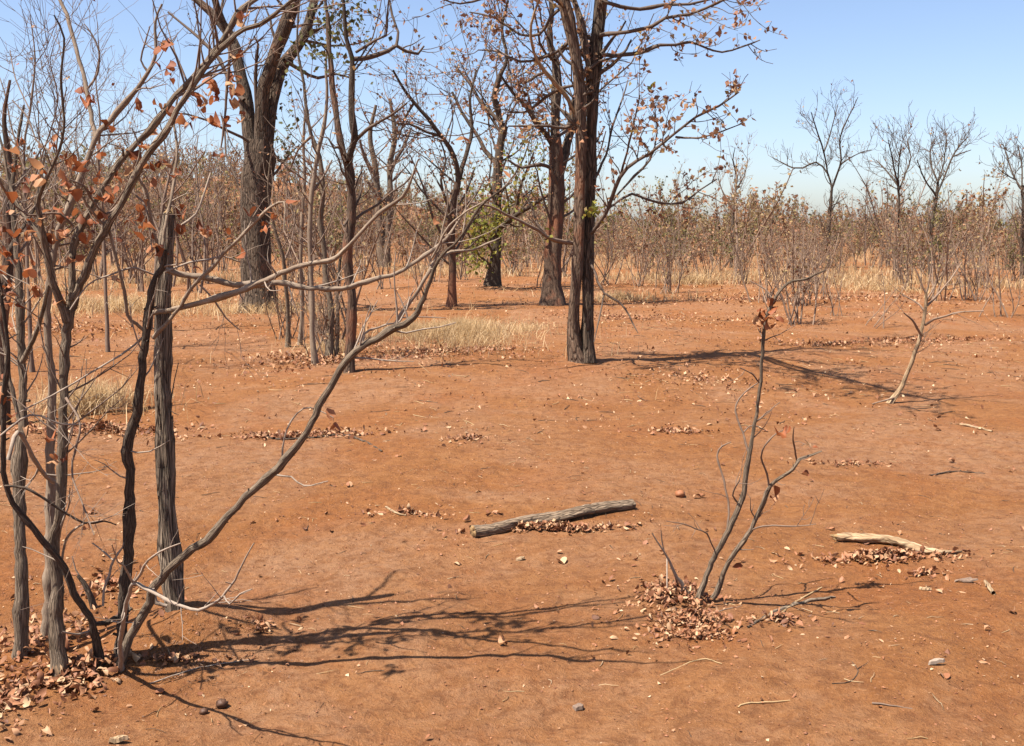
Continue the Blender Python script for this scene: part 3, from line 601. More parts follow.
# --- S1 : forked dark sapling standing alone on the open soil
sapling('sapling', 'lone twin stemmed crooked sapling rising out of a heap of fallen leaves', 'sapling', (695, 602),
    [('stem', [(695, 602, 11), (707, 576, 9.5), (714, 558, 9), (722, 541, 9), (732, 523, 8.5), (742, 497, 8), (747, 469, 7.5), (752, 440, 6), (756, 418, 5.5), (759, 398, 5.5), (762, 363, 5.5), (764, 330, 5.2), (768, 312, 5), (776, 297, 4.6), (784, 286, 4.4), (793, 281, 4), (806, 279, 3.4), (816, 274, 2.6), (826, 270, 1.4)], -0.1, 1),
     ('stem', [(713, 598, 9, -.03), (721, 579, 8, -.05), (732, 557, 8, -.1), (744, 540, 8, -.12), (754, 524, 7.5, -.13), (763, 502, 6.5, -.16), (770, 486, 6, -.18), (782, 477, 5, -.2), (793, 469, 4.6, -.22), (799, 460, 4, -.22), (809, 456, 3.4, -.2), (822, 451, 2, -.2)], 0, 0),
     ('branch', [(797, 462, 3), (795, 450, 2.8), (793, 440, 2.6), (794, 427, 1.6)], -0.2, 0),
     ('branch', [(769, 486, 3.4, -.18), (767, 474, 3.2, -.2), (761, 457, 3, -.25), (765, 446, 2.8, -.3), (773, 436, 2.4, -.3), (783, 430, 1.6, -.3)], 0, 0),
     ('branch', [(752, 530, 3, -.13), (764, 526, 3, -.2), (785, 526, 2.6, -.3), (800, 526, 2, -.35), (816, 524, 1.3, -.4)], 0, 0),
     ('branch', [(749, 457, 3.4), (746, 443, 3.4), (743, 433, 3.2), (737, 418, 3), (736, 405, 2.8), (744, 393, 2.6), (758, 383, 2)], 0.1, 0),
     ('branch', [(744, 432, 2.4), (748, 427, 2.3), (757, 426, 2), (768, 432, 1.3)], 0.05, 0),
     ('branch', [(727, 531, 3.6), (729, 514, 3.4), (727, 495, 3.2), (722, 474, 3), (717, 456, 2.8), (722, 446, 2.5), (731, 442, 1.6)], 0.1, 0),
     ('branch', [(738, 503, 3.2), (733, 496, 2.8), (735, 488, 2.4), (740, 480, 1.6)], -0.1, 0),
     ('branch', [(716, 553, 3), (711, 543, 2.6), (707, 533, 2.4), (696, 529, 2.2), (684, 524, 1.8), (666, 521, 1.2)], -0.2, 0),
     ('branch', [(773, 301, 2.6), (768, 292, 2.4), (760, 286, 2), (750, 281, 1.3)], 0.05, 0),
     ('branch', [(760, 384, 2.6), (752, 374, 2.2), (740, 368, 1.6)], -0.1, 0),
     ('branch', [(757, 421, 2.2), (770, 410, 1.8), (780, 402, 1.2)], 0.1, 0)],
    'bark_grey', 'twig_mid', 21, wob=0.26, ws=0.64, rmin=0.0017, twig_dens=4.6, twig_ln=(0.04, 0.20), sub_dens=6, sub_ln=(0.02, 0.05),
    leafpts=[(766, 320, 0, 3), (759, 325, 0, 3), (768, 310, 0, 3), (775, 315, 0, 2), (771, 327, 0, 2), (762, 332, 0, 1), (802, 473, -.2, 1), (740, 598 - 30, 0, 0), (774, 497, -.2, 2), (784, 432, -.3, 2), (812, 447, -.2, 2), (742, 566, -.1, 1)], leaf_size=(0.025, 0.045), t0=0.25)
sapling('seedling', 'thin leafless forked seedling in the leaf heap beside the twin stemmed sapling', 'seedling', (690, 600),
    [('stem', [(690, 600, 4.5), (684, 588, 4), (677, 577, 3.6), (672, 567, 3), (667, 557, 2.4), (660, 546, 1.8), (652, 533, 1.1)], -0.1, 1),
     ('branch', [(667, 558, 1.8), (667, 572, 1.6), (667, 588, 1.2)], -0.1, 0), ('branch', [(664, 552, 1.6), (662, 540, 1.4), (661, 530, 1)], -0.05, 0)],
    'twig_pale', 'twig_pale', 22, twig_dens=0.01, k=6)

# --- S2 : slender pale sapling at the right
sapling('sapling', 'slender pale barked sapling bending on bare ground, spreading a few bare twigs', 'sapling', (890, 403),
    [('stem', [(890, 403, 6.5), (897, 394, 5.5), (907, 374, 5), (915, 352, 4.8), (922, 333, 4.4), (925, 315, 3.6), (926, 292, 3)], 0, 1),
     ('branch', [(921, 336, 3), (917, 328, 3), (912, 320, 2.6), (904, 313, 1.6)], -0.2, 0), ('branch', [(925, 312, 2.6), (920, 305, 2.4), (913, 300, 2), (902, 295, 1.3)], 0.3, 0),
     ('branch', [(925, 308, 3), (932, 301, 2.8), (940, 292, 2.6), (950, 280, 2), (962, 262, 1.3)], 0.2, 0), ('branch', [(925, 325, 3), (934, 319, 2.8), (946, 316, 2.4), (961, 312, 2), (984, 311, 1.3)], -0.3, 0),
     ('branch', [(926, 294, 2.4), (920, 280, 2), (914, 266, 1.4)], 0, 0), ('branch', [(926, 294, 2.4), (930, 278, 2), (932, 258, 1.3)], 0, 0),
     ('branch', [(896, 397, 2.6), (886, 400, 2.2), (872, 404, 1.4)], -0.1, 0)],
    'wood_pale', 'twig_far', 23, ws=0.85, twig_dens=3.2, twig_ln=(0.1, 0.4), sub_dens=3.5, sub_ln=(0.05, 0.18), rmin=0.002, step=0.12, k=7, t0=0.35)

# ------------------------------------------------------------------ tall trees of the middle distance
def tree(name, label, cat, base_px, stems, seed, bark, twig='twig_dark', leaf='leaf_small', group=None, step=0.25, k=10, rough=0.14, dens1=1.1, ln1=(0.5, 1.5), dens2=2.6, ln2=(0.25, 0.8),
         dens3=4.0, ln3=(0.1, 0.4), leafd=6.0, leaf_size=(0.035, 0.065), rmin=0.0035, t0=0.45, up=0.10, base=None, leafpts=(), leaf2=None, leaf2_size=(0.05, 0.09), flare=1.0, ws=1.0, wob=0.10, tleaf=(0.15, 1.0)):
    rng = np.random.default_rng(seed)
    b = np.array(base) if base is not None else G(*base_px)
    o = thing(name, label, cat, b, group)
    par = []
    for q in stems:
        part, pts, dd, root = q[:4]
        L, t = limb(rng, pts, b if root == 1 else None, dd, b[1], step, wob, k if pts[0][2] > 6 else 6, rough, ws=ws)
        if root >= 1:
            n = min(4, L[1].shape[1]); L[1][0, :n] *= (1 + flare * np.array([0.38, 0.18, 0.08, 0.03])[:n])
            t = tubes(L[0], L[1], k, 0, rng, rough)
        obj(part, [t], [q[4] if len(q) > 4 else (bark if part in ('trunk', 'stem', 'limb', 'bough') else twig)], o, b)
        par.append((L, part))
    main = [L for L, part in par if not part.startswith('dead')]
    k1 = kids(rng, main, dens=dens1, t=(t0, 1.0), ang=(35, 70), ln=ln1, rr=0.42, rmin=rmin * 1.4, rmax=0.035, m=6, wob=0.17, up=up)
    bough = [L for L, part in par if part == 'bough']
    if bough: k1 = k1 + kids(rng, bough, dens=3.0, t=(0.3, 1.0), ang=(30, 65), ln=(0.5, 1.5), rr=0.45, rmin=rmin * 1.4, rmax=0.03, m=6, wob=0.17, up=0.14)
    fine = [L for L, part in par if part in ('branch',)]
    k2 = kids(rng, k1 + fine, dens=dens2, t=(0.2, 1.0), ang=(30, 65), ln=ln2, rr=0.5, rmin=rmin, rmax=0.012, m=5, wob=0.17, up=up)
    k3 = kids(rng, k2, dens=dens3, t=(0.2, 1.0), ang=(30, 65), ln=ln3, rr=0.6, rmin=rmin, rmax=0.006, m=3, wob=0.15, up=up)
    lv = along(rng, k2 + k3, leafd, t=tleaf, jit=0.03)
    obj('crown', [tubes(p, r, 5, 0, rng) for p, r in k1] + [tubes(p, r, 3, 0, rng) for p, r in k2 + k3], [twig], o, b)
    pcs = [leaves(rng, lv, leaf_size, 'far', 0, None, 0.5)] if len(lv) else []
    if len(lv): obj('leaves', pcs, [leaf], o, b)
    if leafpts:
        lp = np.array([P(x + rng.normal(0, sx), y + rng.normal(0, sy), b[1] + dd + rng.normal(0, dsp)) for x, y, sx, sy, dd, dsp, n in leafpts for _ in range(n)])
        obj('foliage', [leaves(rng, lp, leaf2_size, 'far', 0, None, 0.4)], [leaf2], o, b)
    return o

# M6: the twin trunk standing nearest in the clearing
tree('tree', 'tallest nearest tree with two dark fused trunks, the left one red with soil crust', 'tree', (580, 362),
    [('trunk', [(576, 362, 13), (574, 335, 12), (574, 307, 12), (577, 270, 11.5), (579, 235, 11), (580, 205, 11), (581, 160, 10.5), (580, 115, 11), (577, 75, 10.5), (573, 45, 10), (568, 20, 9.5), (563, -5, 9), (556, -50, 7), (545, -100, 4), (540, -150, 2)], -0.15, 1, 'bark_main'),
     ('trunk', [(586, 362, 14), (587, 330, 12), (588, 280, 12), (588, 244, 11.5), (589, 205, 11.5), (590, 165, 12), (592, 127, 12.5), (594, 76, 13.5), (598, 38, 12.5), (601, 0, 12), (606, -50, 10), (616, -100, 7), (622, -150, 4), (630, -200, 2)], 0.2, 2, 'bark_old'),  # right trunk in darker bark: its shade is put into the colour
     ('limb', [(590, 80, 7), (585, 45, 7), (580, 20, 6.5), (574, 0, 6), (566, -30, 5), (562, -70, 3)], 0.5, 0),
     ('branch', [(600, 35, 4.5), (618, 33, 4.2), (637, 30, 4), (652, 26, 3.6), (665, 18, 3.4), (690, 14, 3), (706, 8, 2.6), (722, 0, 2.2), (745, -10, 1.5)], -0.8, 0),
     ('branch', [(600, 55, 4.8), (615, 55, 4.5), (632, 54, 4.2), (648, 50, 3.8), (660, 45, 3.5), (676, 45, 3.2), (690, 42, 2.8), (706, 48, 2.4), (722, 52, 2), (742, 47, 1.7), (760, 40, 1.2)], 0.9, 0),
     ('branch', [(602, 2, 4), (620, 6, 4), (640, 9, 3.8), (664, 5, 3.4), (690, 4, 2.8), (715, -2, 2), (740, -8, 1.4)], 0.3, 0),
     ('branch', [(591, 233, 4.5), (600, 222, 4.4), (609, 207, 4.2), (615, 188, 4), (627, 168, 3.6), (650, 153, 3.2), (673, 135, 3), (696, 117, 2.6), (719, 106, 2.1), (739, 92, 1.4)], -1.0, 0),
     ('branch', [(620, 178, 2.6), (627, 152, 2.4), (634, 122, 2), (640, 95, 1.4)], -0.6, 0), ('branch', [(613, 200, 2.6), (634, 176, 2.3), (650, 160, 2), (657, 132, 1.6), (655, 112, 1.2)], 0.4, 0), ('branch', [(594, 180, 3), (606, 155, 2.6), (612, 128, 2.2), (622, 100, 1.6), (628, 80, 1.1)], 0.8, 0),
     ('branch', [(676, 137, 2.4), (692, 138, 2.2), (704, 137, 2), (720, 132, 1.7), (741, 124, 1.2)], -1.0, 0),
     ('branch', [(609, 208, 3), (620, 200, 2.8), (632, 194, 2.7), (646, 199, 2.6), (662, 203, 2.4), (682, 203, 2.2), (700, 190, 1.8), (717, 179, 1.2)], 0.6, 0),
     ('dead_branch', [(576, 117, 5), (568, 100, 4.8), (558, 86, 4.6), (545, 72, 4.2), (537, 60, 3.8), (532, 45, 3.2), (531, 25, 2.8), (540, -2, 2)], -0.7, 0, 'wood_pale'),
     ('dead_branch', [(574, 243, 4.6), (564, 242, 4.4), (555, 240, 4.2), (546, 236, 4), (538, 230, 3.8), (520, 221, 3.4), (505, 214, 3), (490, 206, 2.4), (470, 203, 1.6)], -0.9, 0, 'twig_mid'),
     ('dead_twig', [(545, 236, 2), (540, 232, 1.8), (538, 225, 1.4)], 0, 0),
     ('dead_twig', [(590, 262, 3), (595, 273, 2.8), (598, 282, 2.6), (604, 293, 2.5), (620, 303, 2.2), (629, 315, 1.9), (633, 324, 1.6), (638, 333, 1)], -0.6, 0),
     ('dead_twig', [(604, 294, 2), (600, 315, 1.6), (594, 342, 1)], -0.4, 0),
     ('branch', [(572, 40, 4), (556, 52, 3.6), (540, 58, 3.2), (520, 62, 2.6), (500, 52, 2), (478, 50, 1.4)], 0.4, 0),
     ('branch', [(580, 120, 3.6), (565, 128, 3.2), (548, 126, 3), (528, 126, 2.4), (508, 126, 1.6)], -0.3, 0),
     ('branch', [(576, 85, 3.6), (560, 88, 3.4), (545, 98, 3), (525, 112, 2.4), (505, 112, 1.6)], 0.6, 0),
     ('branch', [(565, 5, 3.6), (550, 18, 3.2), (540, 34, 3), (520, 34, 2.6), (495, 18, 2), (470, 12, 1.4)], 0.2, 0),
     ('branch', [(560, -20, 4), (530, -26, 3.5), (505, -10, 3), (485, -2, 2.5), (460, 4, 2), (440, -2, 1.4)], -0.4, 0),
     ('bough', [(603, -15, 7), (640, -85, 6.5), (700, -150, 5), (765, -195, 3)], -3.6, 0), ('bough', [(600, -30, 7), (592, -110, 6), (620, -175, 5), (690, -235, 3)], -2.6, 0), ('bough', [(605, -60, 6), (640, -120, 5), (700, -160, 4), (760, -170, 3)], 2.4, 0), ('bough', [(558, -40, 6), (530, -90, 5), (480, -120, 4), (430, -130, 3)], -1.5, 0),
     ('branch', [(604, -20, 5), (630, -40, 4.6), (660, -48, 4), (700, -50, 3), (740, -60, 2)], 0.8, 0)],
    31, 'bark_main', 'twig_dark', 'leaf_small', ws=0.93, step=0.18, k=14, rough=0.22, dens1=3.6, ln1=(0.2, 0.65), dens2=4.5, ln2=(0.10, 0.38), dens3=5.0, ln3=(0.05, 0.18), leafd=11.0, leaf_size=(0.045, 0.085), rmin=0.0042, t0=0.42, up=0.06, flare=1.3,
    leafpts=[(594, 212, 5, 5, -0.5, .12, 34), (552, 234, 3, 3, -.4, .1, 6), (650, 88, 3, 2, -.4, .1, 4)], leaf2='leaf_green', leaf2_size=(0.05, 0.08))

# M1: big three limbed tree
tree('tree', 'massive grey trunk dividing into three great limbs behind the russet leaved saplings', 'tree', (262, 305),
    [('trunk', [(262, 305, 36), (259, 280, 32), (258, 250, 31), (257, 215, 31), (258, 180, 32), (260, 160, 31), (261, 140, 24)], 0.0, 1),
     ('limb', [(254, 165, 17), (249, 132, 15), (246, 105, 14), (241, 78, 12.5), (234, 48, 11), (226, 30, 9.5), (212, 14, 9), (195, -2, 8), (165, -30, 6), (140, -60, 4)], 0.9, 0),
     ('limb', [(232, 44, 8), (221, 18, 8), (214, -5, 7), (212, -50, 5), (200, -100, 3)], -0.5, 0),
     ('limb', [(262, 150, 16), (262, 110, 15), (264, 86, 14.5), (275, 51, 14), (288, 20, 13), (296, -5, 12), (300, -50, 9), (310, -110, 5)], -0.6, 0),
     ('limb', [(266, 152, 15), (270, 118, 13.5), (276, 88, 12.5), (285, 62, 11.5), (298, 46, 10), (308, 26, 10), (316, -5, 9), (326, -50, 7), (340, -110, 4)], 0.8, 0),
     ('branch', [(244, 100, 5), (232, 88, 4.5), (220, 60, 4), (205, 44, 3.6), (190, 30, 3), (168, 12, 2)], 0.8, 0),
     ('branch', [(256, 150, 4), (256, 80, 4), (256, 60, 3.6), (258, 44, 2.6), (254, 36, 1.6)], -0.6, 0),
     ('branch', [(284, 60, 5), (300, 70, 4), (318, 78, 3.2), (336, 74, 2.4), (356, 80, 1.6)], 1.2, 0)],
    32, 'bark_old', 'twig_dark', 'leaf_small', ws=0.88, step=0.35, k=18, rough=0.13, dens1=1.0, ln1=(0.6, 2.4), dens2=2.0, dens3=2.6, leafd=1.2, rmin=0.006, t0=0.4, flare=0.7,
    leafpts=[(285, 110, 8, 30, 0, .5, 70), (330, 25, 16, 14, .5, .6, 90), (345, 12, 14, 8, .5, .6, 50), (288, 145, 8, 14, 0, .5, 40), (345, 30, 20, 10, .6, .5, 50), (310, 50, 14, 12, .6, .5, 50)], leaf2='leaf_darkgreen', leaf2_size=(0.07, 0.13))

# M2: cluster of slim stems in front of it
tree('tree', 'slim black tree forking high, its trunk stained red, rising from a leaf strewn thicket', 'tree', (350, 372),
    [('trunk', [(350, 372, 10.5), (351, 340, 9.5), (352, 300, 9.5), (348, 270, 9.5), (347, 250, 9), (351, 222, 8.5), (352, 198, 8), (350, 176, 8), (347, 159, 8)], 0.1, 1, 'bark_crust'),
     ('limb', [(347, 162, 6.5), (340, 141, 6), (337, 116, 6), (333, 94, 5.5), (331, 69, 5), (329, 50, 4.4), (328, 20, 3.6), (322, -20, 2.4)], 0.3, 0, 'bark_crust'),
     ('limb', [(348, 160, 7), (352, 148, 6.5), (355, 138, 6.2), (352, 112, 5.8), (352, 79, 5.4), (352, 58, 5), (346, 38, 4), (344, 10, 3.2), (340, -30, 2)], -0.2, 0),
     ('branch', [(352, 59, 5), (364, 58, 5), (377, 55, 4.6), (388, 51, 4.2), (396, 46, 3.8), (406, 51, 3.4), (418, 54, 2.6), (424, 46, 1.6)], 0.5, 0),
     ('branch', [(396, 47, 3), (398, 32, 2.6), (392, 15, 2.2), (388, -10, 1.6)], 0.2, 0),
     ('branch', [(356, 52, 3), (366, 46, 2.8), (376, 40, 2.5), (386, 36, 2.2), (387, 15, 1.8), (390, -10, 1.2)], -0.4, 0),
     ('branch', [(356, 140, 4), (362, 134, 3.8), (371, 127, 3.5), (381, 121, 3), (391, 115, 2.5), (407, 103, 1.6)], -0.5, 0),
     ('branch', [(340, 146, 3), (334, 148, 2.6), (328, 138, 2), (320, 136, 1.4)], 0, 0),
     ('branch', [(344, 226, 2.6), (352, 212, 2.4), (360, 196, 2.2), (362, 180, 1.6)], 0.3, 0)],
    33, 'bark_dark', 'twig_dark', 'leaf_small', step=0.15, k=12, rough=0.16, dens1=1.8, ln1=(0.3, 1.1), dens2=3.0, ln2=(0.15, 0.5), dens3=4, ln3=(0.06, 0.25), leafd=2.6, leaf_size=(0.04, 0.07), rmin=0.0035, t0=0.45,
    leafpts=[(335, 30, 22, 16, 0.4, .4, 90), (325, 58, 16, 10, .2, .3, 30)], leaf2='leaf_darkgreen', leaf2_size=(0.05, 0.085))
for i, (lab, bpx, pts, extra) in enumerate([
    ('thin reddish stem at the left of the slim black tree, leaning to the great trunk', (288, 347), [(288, 347, 4.6), (288, 312, 4), (285, 280, 4), (283, 256, 3.6), (274, 226, 3), (268, 190, 2.2), (272, 150, 1.4)], [(284, 262, 2), (292, 240, 1.8), (296, 205, 1.2)]),
    ('thin grey stem second from left in the thicket beside the slim black tree', (300, 345), [(300, 345, 4.4), (302, 307, 4), (301, 267, 3.8), (302, 218, 3.4), (305, 180, 3), (303, 140, 2.6), (306, 100, 2), (300, 60, 1.4)], [(302, 240, 2), (294, 220, 1.8), (288, 190, 1.2)]),
    ('straight grey stem in the middle of the thicket beside the slim black tree', (315, 365), [(315, 365, 5.5), (312, 330, 5), (312, 295, 5), (310, 256, 4.6), (311, 205, 4.4), (316, 167, 4.2), (319, 148, 4), (324, 126, 3.6), (327, 97, 3), (326, 60, 2.2), (330, 20, 1.4)], [(314, 190, 2.6), (324, 176, 2.2), (332, 160, 1.6)]),
    ('bent brown stem hugging the slim black tree on its left side', (328, 360), [(328, 360, 7), (331, 330, 6.2), (330, 302, 6), (325, 272, 5.6), (324, 249, 5.2), (320, 222, 5), (323, 195, 4.6), (320, 157, 4), (311, 135, 3.6), (306, 107, 3.2), (304, 84, 2.6), (297, 45, 2), (300, 0, 1.4)], [(312, 136, 3), (298, 150, 2.4), (290, 170, 1.6)]),
    ('dark wiry stem squeezed between the slim black tree and the bent brown one', (337, 355), [(337, 355, 3.6), (338, 320, 3), (338, 287, 3), (341, 256, 2.8), (352, 218, 2.4), (360, 190, 1.8), (362, 165, 1.2)], [(339, 300, 1.6), (346, 280, 1.4), (356, 262, 1)])]):
    tree('sapling', lab, 'sapling', bpx, [('stem', pts, (-0.3 + 0.15 * i), 1), ('branch', extra, 0.2, 0)], 340 + i, ['bark_grey', 'bark_smooth', 'bark_smooth', 'bark_grey', 'bark_dark'][i], 'twig_mid', 'leaf_small',
         step=0.2, k=8, dens1=3.2, ln1=(0.25, 1.0), dens2=3.2, ln2=(0.12, 0.45), dens3=3.4, ln3=(0.06, 0.2), leafd=2.0, rmin=0.003, t0=0.25, leaf_size=(0.035, 0.06))

# M3
tree('tree', 'small dark trunked tree standing in straw, its black limbs arching left', 'tree', (451, 307),
    [('trunk', [(451, 307, 9), (452, 285, 8), (452, 260, 7.5), (451, 235, 7.5), (453, 210, 7), (458, 182, 6.5)], 0, 1, 'bark_crust'),
     ('limb', [(458, 186, 5), (457, 165, 4.8), (450, 148, 4.5), (441, 136, 4.2), (428, 119, 3.8), (413, 102, 3.3), (402, 86, 2.6), (393, 70, 1.8)], -0.8, 0, 'bark_dark'),
     ('limb', [(458, 184, 5), (462, 168, 4.4), (469, 145, 3.8), (472, 128, 3.4), (470, 100, 2.6), (476, 70, 1.8)], 0.6, 0, 'bark_dark'),
     ('branch', [(441, 136, 3), (426, 132, 2.6), (410, 124, 2.2), (395, 124, 1.5)], -0.5, 0),
     ('branch', [(452, 215, 3.5), (446, 200, 3), (441, 180, 2.6), (446, 160, 2), (440, 140, 1.4)], 0.4, 0),
     ('branch', [(414, 103, 2.6), (405, 118, 2.2), (398, 140, 1.6)], 0.2, 0)],
    35, 'bark_dark', 'twig_dark', 'leaf_small', dens1=3.0, ln1=(0.6, 2.4), dens2=3.0, ln2=(0.3, 1.0), dens3=3.0, leafd=4.2, rmin=0.005, t0=0.3, leaf_size=(0.05, 0.09))
# M4
tree('tree', 'tree wrapped in yellow green leaves around its lower trunk', 'tree', (492, 288),
    [('trunk', [(492, 288, 13), (494, 268, 11), (496, 250, 10), (497, 225, 9), (497, 200, 9), (498, 176, 8.5), (500, 148, 8), (504, 126, 7)], 0, 1, 'bark_dark'),
     ('limb', [(503, 130, 6), (498, 110, 5.4), (494, 97, 5), (499, 78, 4.4), (507, 58, 3.6), (502, 30, 3), (508, 0, 2.2)], -0.6, 0),
     ('limb', [(498, 166, 5), (492, 158, 4.6), (485, 150, 4.4), (480, 140, 4), (474, 130, 3.6), (462, 112, 3), (452, 92, 2.2)], 0.8, 0),
     ('limb', [(494, 238, 6), (500, 228, 5.6), (506, 224, 5.2), (518, 214, 4.6), (531, 206, 4), (548, 195, 3), (562, 184, 2)], -1.2, 0),
     ('branch', [(496, 258, 3), (488, 244, 2.6), (480, 228, 2.2), (478, 210, 1.4)], -1.0, 0), ('branch', [(494, 268, 3), (484, 260, 2.6), (474, 248, 2.2), (468, 232, 1.4)], -0.6, 0),
     ('branch', [(510, 222, 4), (517, 206, 3.6), (520, 188, 3), (527, 170, 2.4), (534, 152, 1.6)], -0.8, 0),
     ('branch', [(498, 120, 4), (482, 104, 3.4), (470, 84, 2.8), (455, 66, 2)], 0.4, 0)],
    36, 'bark_dark', 'twig_dark', 'leaf_small', dens1=2.8, ln1=(0.6, 2.6), dens2=2.8, ln2=(0.3, 1.0), dens3=2.8, leafd=4.6, rmin=0.006, t0=0.3, leaf_size=(0.06, 0.10),
    leafpts=[(481, 232, 10, 18, -0.7, .5, 330), (473, 248, 6, 14, -.7, .4, 110), (494, 222, 7, 10, -.8, .4, 100), (535, 160, 16, 22, -.6, .6, 150), (526, 186, 14, 12, -1, .5, 60), (505, 205, 10, 14, -.9, .5, 50), (465, 190, 12, 14, .3, .6, 40)], leaf2='leaf_green', leaf2_size=(0.09, 0.15))
# M5
tree('tree', 'stout brown tree with flared foot standing behind the twin trunk tree', 'tree', (553, 302),
    [('trunk', [(553, 302, 24), (553, 285, 18), (553, 262, 16), (555, 235, 15), (557, 208, 14.5), (557, 182, 14), (556, 160, 13), (555, 138, 11)], 0, 1, 'bark_crust'),
     ('limb', [(555, 145, 9), (556, 115, 8.5), (556, 85, 8), (555, 62, 7), (549, 38, 5.5), (552, 10, 4.5), (545, -30, 3)], 0.5, 0),
     ('limb', [(558, 180, 8), (562, 168, 7.5), (567, 145, 7), (572, 125, 6), (574, 100, 5), (584, 70, 4)], 0.9, 0),
     ('limb', [(554, 148, 6), (546, 134, 5.4), (536, 122, 4.8), (526, 106, 4), (512, 92, 3), (500, 74, 2)], -0.7, 0),
     ('branch', [(556, 86, 4), (545, 72, 3.6), (530, 80, 3), (515, 84, 2)], -0.4, 0),
     ('branch', [(555, 60, 4), (565, 48, 3.6), (580, 50, 3), (592, 40, 2)], 0.6, 0),
     ('branch', [(560, 172, 4), (540, 164, 3.4), (522, 168, 2.8), (508, 160, 2)], -0.6, 0)],
    37, 'bark_old', 'twig_dark', 'leaf_small', dens1=2.6, ln1=(0.7, 2.8), dens2=2.8, ln2=(0.3, 1.1), dens3=2.8, leafd=5.0, rmin=0.0055, t0=0.3, leaf_size=(0.055, 0.095), flare=0.6, k=16)
tree('tree', 'leafless grey tree with two slender trunks seen left of the yellow green leaved tree', 'tree', (382, 268),
    [('trunk', [(380, 268, 8), (380, 235, 7), (378, 200, 6.5), (375, 165, 5.5), (370, 135, 4.5), (376, 105, 3)], 0, 1), ('trunk', [(386, 268, 8), (387, 230, 7), (390, 195, 6.5), (390, 165, 5.5), (395, 135, 4.5), (390, 100, 3)], 0.3, 2),
     ('branch', [(390, 170, 4), (402, 150, 3.4), (410, 130, 2.4)], 0.6, 0), ('branch', [(378, 180, 4), (366, 160, 3.4), (360, 140, 2.4)], -0.6, 0)],
    38, 'bark_grey', 'twig_mid', 'leaf_far', dens1=2.0, ln1=(0.7, 2.4), dens2=2.4, ln2=(0.3, 1.0), dens3=2.4, leafd=0.8, rmin=0.0055, t0=0.3, leaf_size=(0.06, 0.1), step=0.4)
tree('tree', 'brown barked small tree cut by the left picture edge behind the clump', 'tree', (2, 425),
    [('trunk', [(2, 425, 13), (4, 380, 12), (1, 340, 12), (5, 290, 11), (8, 250, 10), (7, 205, 9), (10, 170, 6), (4, 120, 4), (10, 80, 2)], 0.2, 1, 'bark_crust'),
     ('limb', [(8, 252, 5), (16, 238, 4.6), (24, 226, 4), (36, 205, 3.4), (40, 178, 2.6), (46, 150, 1.8)], 0.3, 0)],
    39, 'bark_dark', 'twig_mid', 'leaf_small', step=0.12, dens1=2.0, ln1=(0.3, 0.9), dens2=3, ln2=(0.15, 0.5), dens3=3, ln3=(0.06, 0.2), leafd=0.8, rmin=0.0025, t0=0.35)
# bare twiggy crowns against the sky at upper left
for i, (lab, bpx, pts, br) in enumerate([
    ('tall bare sapling whose twigs fan into open sky above the left clump', (32, 372), [(32, 372, 6.5), (30, 330, 6), (28, 280, 5.5), (26, 220, 5), (24, 150, 4.2), (30, 110, 3.4), (35, 60, 2.4), (30, 15, 1.4)],
     [[(25, 170, 3), (12, 130, 2.6), (4, 90, 2), (-8, 60, 1.4)], [(26, 200, 3), (44, 150, 2.6), (58, 100, 2.2), (50, 60, 1.6), (60, 30, 1)], [(30, 110, 2.4), (16, 80, 2), (10, 50, 1.4)], [(34, 66, 1.8), (48, 44, 1.4), (46, 20, 1)]]),
    ('second tall bare sapling with grey twigs filling sky between the forked limbs', (108, 352), [(108, 352, 6), (106, 300, 5.4), (104, 250, 5), (102, 200, 4.4), (98, 160, 3.6), (100, 120, 2.8), (96, 82, 2), (100, 50, 1.2)],
     [[(103, 215, 3), (86, 180, 2.6), (76, 140, 2), (78, 110, 1.4)], [(103, 220, 3), (124, 190, 2.6), (136, 160, 2), (150, 145, 1.4)], [(99, 160, 2.4), (112, 130, 2), (118, 100, 1.4)]]),
    ('low spreading bare sapling showing behind the fork of the russet leaved one', (150, 330), [(150, 330, 6), (154, 290, 5.4), (158, 240, 5), (164, 200, 4.4), (172, 165, 3.6), (180, 140, 2.4), (178, 115, 1.4)],
     [[(160, 235, 3), (146, 200, 2.6), (140, 170, 2)], [(163, 205, 3), (182, 185, 2.6), (196, 165, 2), (206, 150, 1.4)]])]):
    tree('sapling', lab, 'sapling', bpx, [('stem', pts, 0.4, 1)] + [('branch', q, 0.5 * (-1) ** j, 0) for j, q in enumerate(br)], 400 + i, 'twig_mid', 'twig_mid', 'leaf_russet',
         step=0.2, k=7, ws=0.62, dens1=3.0, ln1=(0.4, 1.4), dens2=3.8, ln2=(0.2, 0.6), dens3=3.4, ln3=(0.08, 0.3), leafd=0.10, rmin=0.003, t0=0.3, up=0.16)

